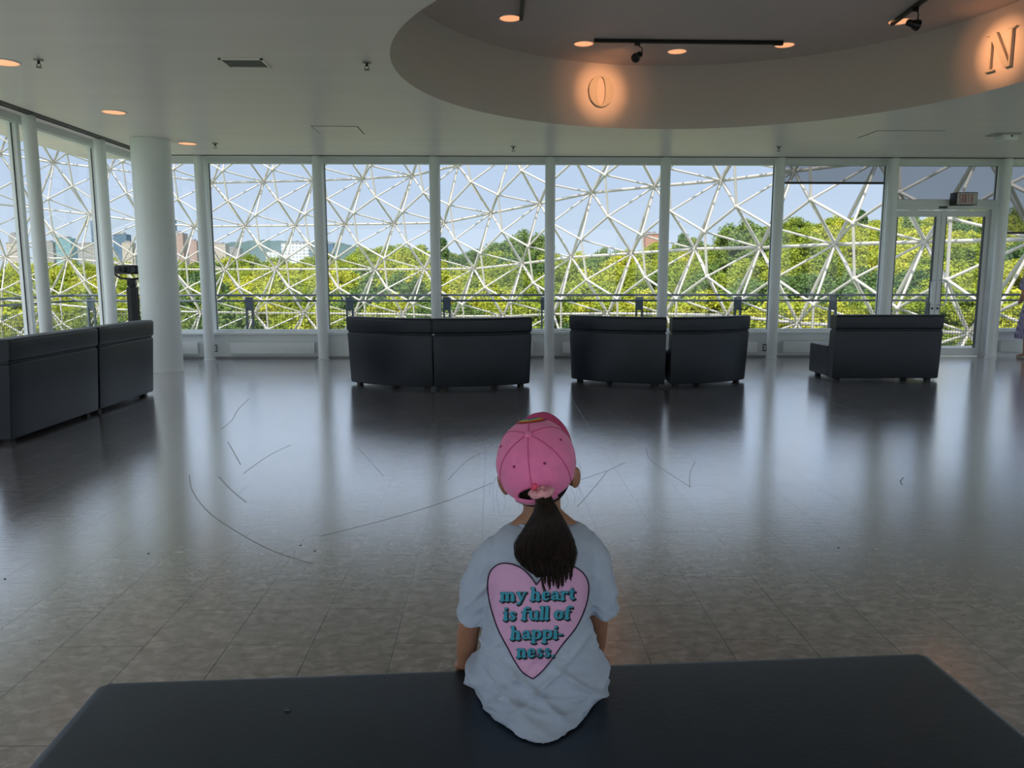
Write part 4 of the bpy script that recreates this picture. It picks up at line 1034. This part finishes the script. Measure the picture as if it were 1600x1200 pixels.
def stripes():
    m = mat('dress_stripes', (.25, .22, .36), .85); n = m.node_tree; b = n.nodes['Principled BSDF']; t = n.nodes.new('ShaderNodeTexCoord')
    w = n.nodes.new('ShaderNodeTexWave'); w.bands_direction = 'X'; w.inputs['Scale'].default_value = 22; w.inputs['Distortion'].default_value = 1.2; w.inputs['Detail'].default_value = 3
    r = n.nodes.new('ShaderNodeValToRGB'); r.color_ramp.elements[0].color = (.20, .17, .34, 1); r.color_ramp.elements[1].color = (.50, .46, .58, 1); r.color_ramp.elements[0].position = .35; r.color_ramp.elements[1].position = .65
    n.links.new(t.outputs['Object'], w.inputs['Vector']); n.links.new(w.outputs['Fac'], r.inputs[0]); n.links.new(r.outputs[0], b.inputs['Base Color']); return m
bm = bmesh.new(); rings = []
for z, rx, ry in ((1.335, .07, .06), (1.325, .13, .075), (1.28, .19, .09), (1.18, .165, .11), (1.02, .135, .105), (.93, .14, .11), (.82, .175, .14), (.62, .20, .17), (.45, .225, .19), (.33, .24, .20)):
    fl = max(0, (.9 - z)) * .09
    rings.append([bm.verts.new(FW(rx * math.cos(2 * PI * k / 72) * (1 + fl * math.sin(k * PI / 3)), ry * math.sin(2 * PI * k / 72) * (1 + fl * math.sin(k * PI / 3)), z)) for k in range(72)])
for A_, B_ in zip(rings, rings[1:]):
    for k in range(72): bm.faces.new((A_[k], A_[(k + 1) % 72], B_[(k + 1) % 72], B_[k]))
for s in (-1, 1): tube(bm, [FW(s * .14, 0, 1.28), FW(s * .18, 0, 1.22), FW(s * .205, -.005, 1.10)], [.062, .064, .055], 24)
M_dress = stripes(); dr = fin_bm(bm, 'dress', M_dress, wom, GW); q_ = dr.modifiers.new('t', 'SOLIDIFY'); q_.thickness = .003
bm = bmesh.new(); tube(bm, [FW(.15 * math.cos(a), .12 * math.sin(a), .93) for a in [2 * PI * k / 40 for k in range(40)]], .018, 8, closed=True); box(bm, wx - .24, wx - .08, wy - .15, wy - .08, .84, .96, .02, 3); fin_bm(bm, 'waist_bag', mat('bag_cream', (.60, .54, .42), .7), wom, GW)
bm = bmesh.new(); sphere(bm, FW(0, .0, 1.535), 1, 3, (.086, .098, .10)); limb(bm, [(FW(0, -.07, 1.5), .05), (FW(0, -.085, 1.36), .035)], 2); fin(fuse(bm, .008, 2, 'hair'), 'hair', M_hair, wom, GW)
for s in (-1, 1):
    bm = bmesh.new(); limb(bm, [(FW(s * .086, -.02, .03), .034), (FW(s * .095, .14, .03), .034)], 2)
    for v in bm.verts: v.co.z = max(.002, v.co.z)
    fin_bm(bm, 'shoe', mat('shoe_cream', (.55, .50, .42), .6), wom, GW)
#G1
# ------------------------------------------------------------------ balcony outside the glass
bm = bmesh.new(); box(bm, -8.1, XR + 2, YG + .13, 15.1, -.3, -.05); box(bm, -8.1, XG - .16, YB, YG + .12, -.3, -.05)
o = obj('trim_7', bm, M_conc, smooth=False); o['kind'] = 'structure'
bm = bmesh.new(); box(bm, XG - .32, XR + 1, YG + .13, 13.15, 3.16, 3.4); box(bm, XG - .32, XG - .16, YB, YG + .13, 3.16, 3.4)
o = obj('trim_8', bm, M_wall, smooth=False); o['kind'] = 'structure'
YR, XL_ = 14.8, -7.8
def railing(name, label, p, q, posts):
    """p, q ends (x, y); posts: distances along"""
    p = Vector((*p, 0)); q = Vector((*q, 0)); d = q - p; L = d.length
    t = thing(name, label, 'railing', (p.x, p.y, -.05), math.atan2(d.y, d.x))
    bm = bmesh.new(); tube(bm, [(0, 0, 1.005), (L, 0, 1.005)], .022, 10); obj('handrail', bm, M_rail, t)
    bm = bmesh.new(); tube(bm, [(0, 0, .90), (L, 0, .90)], .02, 10); obj('middle_rail', bm, M_rail, t)
    for x in posts:
        bm = bmesh.new(); box(bm, x - .055, x - .025, -.03, .03, 0, .78); box(bm, x + .055, x + .085, -.03, .03, 0, .78)
        box(bm, x - .06, x + .085, -.012, .012, .72, .97, .004); obj('post', bm, M_rail, t, smooth=False)
    bm = bmesh.new(); z = .06
    while z < .74: box(bm, 0, L, -.003, .003, z - .0028, z + .0028); z += .052
    x = 0
    while x < L: box(bm, x - .002, x + .002, -.003, .003, .06, .735); x += .052
    obj('wire_mesh', bm, M_rail, t, smooth=False)
railing('balcony_railing', 'dark grey double railing with wire mesh running along the far windows outside', (XL_, YR), (13, YR),
        [ony(px, 465, YR).x - XL_ for px in (388, 545, 697, 850, 998, 1152, 1301, 1452)] + [.3, 1.6])
railing('balcony_railing', 'dark grey double railing with wire mesh outside the left windows', (XL_, YR), (XL_, 0), [1.8 * k + 1 for k in range(8)])

# coin viewer on its pole, in the corner behind the thick column
p = ony(206, 440, 11.4); t = thing('coin_viewer', 'black binocular viewer on a pole, half hidden by the thick round column', 'binocular viewer', (p.x, 11.4, 0), math.radians(6))
bm = bmesh.new(); lathe(bm, [(.14, 0), (.14, .02), (.09, .04), (.082, 1.16), (.055, 1.165), (.055, 1.28)], 8); obj('pole', bm, M_black, t, angle=30)
bm = bmesh.new(); box(bm, -.055, .055, -.05, .05, 1.18, 1.285, .012); obj('coin_box', bm, M_black, t)
bm = bmesh.new(); box(bm, -.20, .20, -.13, .13, 1.345, 1.475, .045, 4); obj('viewer_head', bm, M_black, t, angle=60)
for s in (-1, 1):
    bm = bmesh.new(); lathe(bm, [(.04, 0), (.04, .05), (.032, .052), (.028, .035)], 20, Matrix.Translation((s * .07, -.13, 1.41)) @ Matrix.Rotation(PI / 2, 4, 'X')); obj('eyepiece', bm, M_gasket, t)
bm = bmesh.new(); tube(bm, [(-.19, 0, 1.43), (-.235, 0, 1.41), (-.22, 0, 1.34), (-.15, 0, 1.29), (0, 0, 1.275), (.15, 0, 1.29), (.22, 0, 1.34), (.235, 0, 1.41), (.19, 0, 1.43)], .016, 10); obj('cradle', bm, M_black, t)

# ------------------------------------------------------------------ geodesic dome: outer triangles, inner hexagons, webs between
CD = Vector((-22.3, 3.1, -5.0)); RD = 38.0
def on_dome(px, py):
    d = ray(px, py); o_ = O3 - CD; a = d.dot(d); b = 2 * o_.dot(d); c = o_.dot(o_) - RD * RD
    return O3 + d * ((-b + math.sqrt(b * b - 4 * a * c)) / 2 / a)
R0 = [(0, 240), (84, 254), (172, 264), (254, 275), (332, 285.5), (412.5, 284), (490, 282), (567, 279), (644.5, 274.5), (716, 258), (799, 238), (882, 218), (975, 200), (1078, 186), (1180, 165), (1302, 140), (1445, 112)]
R1 = [(55, 325), (140, 335), (224, 346), (304, 354), (383, 353), (461, 352.5), (539, 350.5), (616, 349.5), (694, 348), (767.5, 333), (843.5, 318), (925.5, 301), (1023.5, 291), (1127.5, 282), (1241, 267.5), (1372, 251), (1535, 232)]
R2 = [(9, 402), (106, 404), (190, 412), (271, 421), (352, 421), (431, 420.5), (509.5, 420.5), (586, 421), (663, 420.5), (740.5, 420), (816, 412), (893, 402), (987.5, 396), (1086, 389), (1188, 387), (1305, 382), (1446, 378), (1620, 374)]
R3 = [(70, 474), (156, 482), (235, 486), (314, 487.5), (397.5, 489), (475.5, 489), (553, 490), (630, 491), (709, 494), (787, 494), (865, 491), (950, 490), (1040, 491), (1136, 493), (1247, 505), (1375, 512), (1514, 521)]
S0 = [on_dome(*p) for p in R0]; S1 = [on_dome(*p) for p in R1]; S2 = [on_dome(*p) for p in R2]; S3 = [on_dome(*p) for p in R3]
def proj(P): return CD + (P - CD).normalized() * RD
def extend(row, left, right):
    r = list(row)
    for _ in range(left): r.insert(0, proj(r[0] * 2 - r[1]))
    for _ in range(right): r.append(proj(r[-1] * 2 - r[-2]))
    return r
NL = 4
S0 = extend(S0, NL, 4); S1 = extend(S1, NL, 3); S2 = extend(S2, NL, 3); S3 = extend(S3, NL, 3)
n0 = min(len(S0), len(S2)); m0 = min(len(S1), len(S3))
rows = {0: S0, 1: S1, 2: S2, 3: S3}
rows[-1] = [proj(a * 2 - b) for a, b in zip(S1, S3)]
rows[4] = [proj(b * 2 - a) for a, b in zip(S0, S2)]
rows[5] = [proj(b * 2 - a) for a, b in zip(S1, S3)]
for q in (6, 7, 8): rows[q] = [proj(b * 2 - a) for a, b in zip(rows[q - 4], rows[q - 2])]
for q in (-2, -3, -4, -5): rows[q] = [proj(a * 2 - b) for a, b in zip(rows[q + 2], rows[q + 4])]
node = {}
for r, L in rows.items():
    for j, P in enumerate(L): node[(r, j)] = P
tris = []
for r in rows:
    if r % 2 == 0:
        for o_ in (r - 1, r + 1):
            if o_ not in rows: continue
            for j in range(60):
                for T in (((r, j), (r, j + 1), (o_, j)), ((o_, j), (o_, j + 1), (r, j + 1))):
                    if all(k in node for k in T): tris.append(T)
edges = {}
for ti, T in enumerate(tris):
    for a, b in ((T[0], T[1]), (T[1], T[2]), (T[2], T[0])): edges.setdefault(tuple(sorted((a, b))), []).append(ti)
inner = [CD + (sum((node[k] for k in T), Vector()) / 3 - CD).normalized() * (RD - 1.05) for T in tris]
struts = [(node[a], node[b], .052) for a, b in edges]
struts += [(inner[v[0]], inner[v[1]], .040) for v in edges.values() if len(v) == 2]
struts += [(node[k], inner[ti], .036) for ti, T in enumerate(tris) for k in T]
hubs = [(P, .10) for P in node.values()] + [(P, .075) for P in inner]
def pix(P):
    v = P - O3; z = v.dot(_F)
    if z < .5: return None
    return 800 + FPX * v.dot(_R) / z, 600 - FPX * v.dot(_U) / z
def vis(P):
    q = pix(P); return q is not None and -10 < q[0] < 1610 and 250 < q[1] < 530
dome = thing('geodesic_dome', 'white steel geodesic dome of triangles and hexagons surrounding the building outside', 'dome')
def key(s):
    a, b, r = s; m = (a + b) / 2
    return (0 if (vis(m) or vis(a) or vis(b)) else 1e4) + (m - O3).length / (r / .05)
struts.sort(key=key)
for a, b, r in struts[:100]:
    bm = bmesh.new(); tube(bm, [a, b], r, 8); obj('strut', bm, M_strut, dome)
bm = bmesh.new()
for a, b, r in struts[100:]: tube(bm, [a, b], r, 6)
o = obj('strut_lattice', bm, M_strut, dome); o['kind'] = 'stuff'
hubs.sort(key=lambda h: (0 if vis(h[0]) else 1e4) + (h[0] - O3).length)
for P, r in hubs[:60]:
    bm = bmesh.new(); sphere(bm, P, r, 2); obj('hub', bm, M_strut, dome)
bm = bmesh.new()
for P, r in hubs[60:]: sphere(bm, P, r, 1)
o = obj('hub_lattice', bm, M_strut, dome); o['kind'] = 'stuff'

# ------------------------------------------------------------------ ground, hill, forest
GZ = -14.0
bm = bmesh.new(); v = [bm.verts.new(p) for p in ((-6000, -400, GZ), (6000, -400, GZ), (6000, 9000, GZ), (-6000, 9000, GZ))]; bm.faces.new(v)
o = obj('ground', bm, M_ground, smooth=False); o['kind'] = 'structure'
# wooded hill far behind the city
def hill(name, prof, D, depth, mat_, label):
    t_pts = [ony(x, y, D) for x, y in prof]; bm = bmesh.new(); prev = None
    for i in range(len(t_pts) - 1):
        for k in range(12):
            t = k / 12; s = t * t * (3 - 2 * t); P = t_pts[i].lerp(t_pts[i + 1], t); P.z = t_pts[i].z + (t_pts[i + 1].z - t_pts[i].z) * s
            P.z += 6 * noise.noise((P.x * .02, 0, 3)) + 3 * noise.noise((P.x * .08, 0, 3))
            ring = [bm.verts.new((P.x, D + depth * c, GZ + (P.z - GZ) * h)) for c, h in ((-1, 0), (-.7, .35), (-.4, .68), (-.15, .92), (0, 1), (.3, .85), (1, 0))]
            if prev:
                for a, b, c, d in zip(prev, prev[1:], ring[1:], ring): bm.faces.new((a, b, c, d))
            prev = ring
    o = obj(name, bm, mat_); return tag(o, label, 'hill')
hill('wooded_hill', [(150, 405), (250, 398), (330, 388), (372, 378), (400, 375), (430, 376), (452, 376), (470, 378), (500, 376), (530, 379), (560, 386), (600, 396), (660, 408), (760, 425)], 3600, 700, M_hill, 'long wooded hill on the horizon behind the city')

def crown(name, seed, kind):
    """a leafy crown about 1 unit in radius as one mesh of small leaf blades over solid boughs"""
    r = np.random.default_rng(seed); V = []; Fc = []
    if kind == 'cone':
        pts = []
        for k in range(120):
            h = r.uniform(0, 1) ** .8; rad = (1 - h) * .55 + .03; a = r.uniform(0, 2 * PI); pts.append((rad * math.cos(a), rad * math.sin(a), h * 2.4 - 1.0, .13 + .1 * (1 - h)))
    else:
        pts = []
        while len(pts) < 105:
            v = r.normal(size=3); v /= np.linalg.norm(v)
            if v[2] < -.55: continue
            k = r.uniform(.62, .98) * (1 + .18 * math.sin(3 * v[0] + seed) * math.cos(2.5 * v[1] + seed))
            pts.append((v[0] * k, v[1] * k, v[2] * k * .9, r.uniform(.15, .27)))
    base = 0
    for (x, y, z, s) in pts:
        nl = int(150 * (s / .2) ** 1.6); d = r.normal(size=(nl, 3)); d /= np.linalg.norm(d, axis=1)[:, None]; d[:, 2] = np.where(d[:, 2] < -.5, -d[:, 2], d[:, 2])
        c = np.array((x, y, z)) + d * (s * r.uniform(.55, 1.15, (nl, 1)))
        nrm = d + r.normal(size=(nl, 3)) * .55; nrm /= np.linalg.norm(nrm, axis=1)[:, None]
        t1 = np.cross(nrm, r.normal(size=(nl, 3))); t1 /= np.linalg.norm(t1, axis=1)[:, None]; t2 = np.cross(nrm, t1)
        w = r.uniform(.017, .033, (nl, 1)); l = w * 1.5
        q = np.stack([c - t1 * w, c + t2 * l * .8 , c + t1 * w, c - t2 * l * .8], 1).reshape(-1, 3)
        V.append(q); Fc.append(np.arange(base, base + 4 * nl).reshape(-1, 4)); base += 4 * nl
    V = np.concatenate(V); Fc = np.concatenate(Fc)
    # solid boughs inside
    bm = bmesh.new()
    for (x, y, z, s) in pts: sphere(bm, (x, y, z), s * .62, 1)
    bm.verts.ensure_lookup_table(); bv = np.array([v.co[:] for v in bm.verts]); bf = [[v.index for v in f.verts] for f in bm.faces]; bm.verts.index_update()
    bf = [[v.index + base for v in f.verts] for f in bm.faces]; bm.free()
    me = bpy.data.meshes.new(name); me.from_pydata(np.concatenate([V, bv]).tolist(), [], Fc.tolist() + bf); me.update(); return me
CROWN = [crown('crown', s, 'round') for s in range(5)]; CONE = [crown('crown', 20 + s, 'cone') for s in range(2)]
for m in CROWN: m.materials.append(M_leaf)
for m in CONE: m.materials.append(M_leafd)
DARK = [m.copy() for m in CROWN[:3]]
for m in DARK: m.materials.clear(); m.materials.append(M_leafd)
bm = bmesh.new(); tube(bm, [(0, 0, 0), (.02, .01, .4), (0, 0, .8), (.01, 0, 1)], [.045, .035, .028, .012], 8)
for a in (0, 2.1, 4.2): tube(bm, [(0, 0, .55), (.13 * math.cos(a), .13 * math.sin(a), .78)], [.02, .008], 6)
TRUNK = bpy.data.meshes.new('trunk'); bm.to_mesh(TRUNK); bm.free(); TRUNK.materials.append(M_bark)
def tree(x, y, top, rad, meshes, label, group, name='leafy_tree', hk=1.0):
    t = thing(name, label, 'tree', (x, y, GZ), random.uniform(0, 6.28), group)
    c = bpy.data.objects.new('foliage', random.choice(meshes)); COL.objects.link(c); c.parent = t
    cone = meshes is CONE
    hz = rad * hk; c.scale = (rad, rad, hz); c.location = (0, 0, top - GZ - hz * (1.35 if cone else .95)); c.rotation_euler = (0, 0, 0)
    k = bpy.data.objects.new('trunk', TRUNK); COL.objects.link(k); k.parent = t; k.scale = (rad * 1.6, rad * 1.6, top - GZ - hz * .9)
    return t
def skyline_y(px):
    X = [-200, 60, 250, 330, 420, 500, 560, 600, 680, 760, 900, 960, 1000, 1060, 1120, 1180, 1230, 1300, 1380, 1450, 1520, 1800]
    Y = [415, 412, 408, 405, 402, 400, 392, 386, 386, 388, 396, 390, 384, 380, 372, 352, 345, 343, 340, 338, 330, 325]
    return np.interp(px, X, Y)
def forest(D, dpx, yoff, rad, label, group, dark=.12, jit=.5):
    px = -260.0
    while px < 1900:
        pxj = px + random.uniform(-.3, .3) * dpx; Dj = D * random.uniform(.93, 1.07)
        ang_ = math.atan((pxj - 800) / FPX) + YAW
        Rr = Dj / max(.55, math.cos(ang_)); x = Rr * math.sin(ang_); y = Rr * math.cos(ang_)
        yy = skyline_y(pxj) + yoff + random.uniform(-1, 1) * jit * 10
        P = ony(pxj, yy, y); rr = rad * random.uniform(.85, 1.2)
        dk = random.random() < dark
        tree(x, y, P.z, rr, DARK if dk else CROWN, ('dark green ' if dk else 'sunlit yellow-green ') + label, ('dark ' if dk else 'sunlit ') + group, hk=random.uniform(.85, 1.1))
        px += dpx * random.uniform(.85, 1.15)
forest(150, 42, 2, 4.6, 'tree along the skyline of the forest', 'trees along the skyline', .15, .7)
forest(118, 50, 14, 4.4, 'tree in the upper part of the forest, just under the skyline', 'trees just under the skyline', .1)
forest(94, 58, 30, 4.2, 'tree halfway up the forest beyond the dome', 'trees halfway up the forest', .1)
forest(76, 66, 52, 4.0, 'tree in the lower forest, at railing height', 'trees at railing height', .15)
forest(62, 78, 82, 3.8, 'tree low down in the forest, seen through the railing mesh', 'trees seen through the railing mesh', .3)
forest(51, 92, 125, 3.4, 'tree at the near edge of the forest, below the window sills', 'trees at the near edge of the forest', .4)
P = ony(815, 366, 140); tree(P.x, 140, P.z, 5.6, DARK, 'rounded dark tree rising above the forest left of the centre column', None, hk=.9)
P = ony(1168, 350, 90); tree(P.x, 90, P.z, 3.6, DARK, 'dark rounded treetop rising behind the right curved sofa pair', None, hk=1.0)
for px_, py_, l in ((1345, 336, 'dark pointed treetop above the forest left of the double door'), (1425, 330, 'dark pointed treetop showing at the top of the left door leaf'), (1068, 372, 'low dark pointed treetop right of the brick building'), (690, 380, 'small dark pointed treetop above the left curved sofa pair')):
    P = ony(px_, py_, 125); tree(P.x, 125, P.z, 5.0, CONE, l, None, name='conifer')

# ------------------------------------------------------------------ the city beyond
def facade(name, wall, win, cw=3.0, rh=3.2):
    m = bpy.data.materials.new(name); m.use_nodes = True; n = m.node_tree; b = n.nodes['Principled BSDF']; b.inputs['Roughness'].default_value = .7
    t = n.nodes.new('ShaderNodeTexCoord'); mp = n.nodes.new('ShaderNodeMapping'); mp.inputs['Rotation'].default_value = (PI / 2, 0, 0)
    n.links.new(t.outputs['Object'], mp.inputs[0])
    br = n.nodes.new('ShaderNodeTexBrick'); br.offset = 0; br.inputs['Scale'].default_value = 1; br.inputs['Brick Width'].default_value = cw; br.inputs['Row Height'].default_value = rh
    br.inputs['Mortar Size'].default_value = rh * .22; br.inputs['Mortar Smooth'].default_value = 0
    br.inputs['Color1'].default_value = (*win, 1); br.inputs['Color2'].default_value = (*[c * 1.3 for c in win], 1); br.inputs['Mortar'].default_value = (*wall, 1)
    n.links.new(mp.outputs[0], br.inputs['Vector']); n.links.new(br.outputs['Color'], b.inputs['Base Color']); return m
FA = {'brown': facade('facade_brown', (.42, .28, .23), (.20, .17, .17)), 'beige': facade('facade_beige', (.50, .43, .36), (.25, .24, .24)), 'blue': facade('facade_blue', (.10, .17, .26), (.06, .11, .19)),
      'white': facade('facade_white', (.62, .62, .62), (.30, .34, .38), 5, 4.5), 'grey': facade('facade_grey', (.33, .31, .31), (.17, .18, .20)), 'brick': facade('facade_brick', (.42, .20, .14), (.34, .17, .12), 30, 3.0), 'glass': facade('facade_glass', (.20, .34, .38), (.12, .22, .26))}
def building(x0, x1, yt, D, kind, label, cap=None, name='city_building'):
    a = ony(x0, yt, D); b = ony(x1, yt, D); w = (b.x - a.x) / 2; h = a.z - GZ
    t = thing(name, label, 'building', ((a.x + b.x) / 2, D, GZ))
    bm = bmesh.new(); box(bm, -w, w, 0, w * 1.6, 0, h); obj('tower_block', bm, FA[kind], t, smooth=False)
    bm = bmesh.new(); box(bm, -w * .55, w * .5, w * .3, w * 1.2, h, h + (cap or .04) * h); box(bm, -w, w, -.3, .2, h, h + .6); obj('roof_plant', bm, FA['grey'], t, smooth=False)
    return t
BL = [(256, 271, 342, 1500, 'blue', 'tall dark blue office tower right of the thick column'), (258, 285, 364, 1200, 'brown', 'brown stepped apartment tower in front of the dark blue tower'),
      (291, 307, 376, 1300, 'brown', 'narrow brown apartment tower left of the first slim column'), (330, 352, 381, 1250, 'beige', 'beige apartment block right of the first slim column'),
      (352, 374, 388, 1400, 'grey', 'low grey block beside the beige apartment block'), (439, 482, 380, 1100, 'white', 'wide white building on the hillside, the larger of the two'),
      (415, 436, 393, 1000, 'white', 'small low white building left of the wide white one'), (506, 520, 381, 1200, 'blue', 'small blue glass block just right of the second slim column'),
      (1009, 1031, 366, 400, 'brick', 'red brick building top showing above the forest by the centre-right column'),
      (141, 149, 345, 1600, 'blue', 'slender dark tower seen in the left windows'), (121, 151, 381, 900, 'grey', 'broad grey-brown block seen in the left windows below the slender tower'),
      (176, 197, 366, 1400, 'blue', 'dark office tower just left of the thick column'), (190, 206, 379, 1200, 'beige', 'beige block touching the thick column on its left'),
      (86, 110, 372, 1200, 'glass', 'greenish glass block in the left windows'), (9, 26, 380, 900, 'beige', 'beige block near the left picture edge'), (13, 25, 366, 1700, 'grey', 'grey block behind the beige one at the left picture edge'),
      (60, 82, 378, 1500, 'grey', 'small grey block left of the greenish glass one')]
for b_ in BL: building(*b_)
#OUTEND#
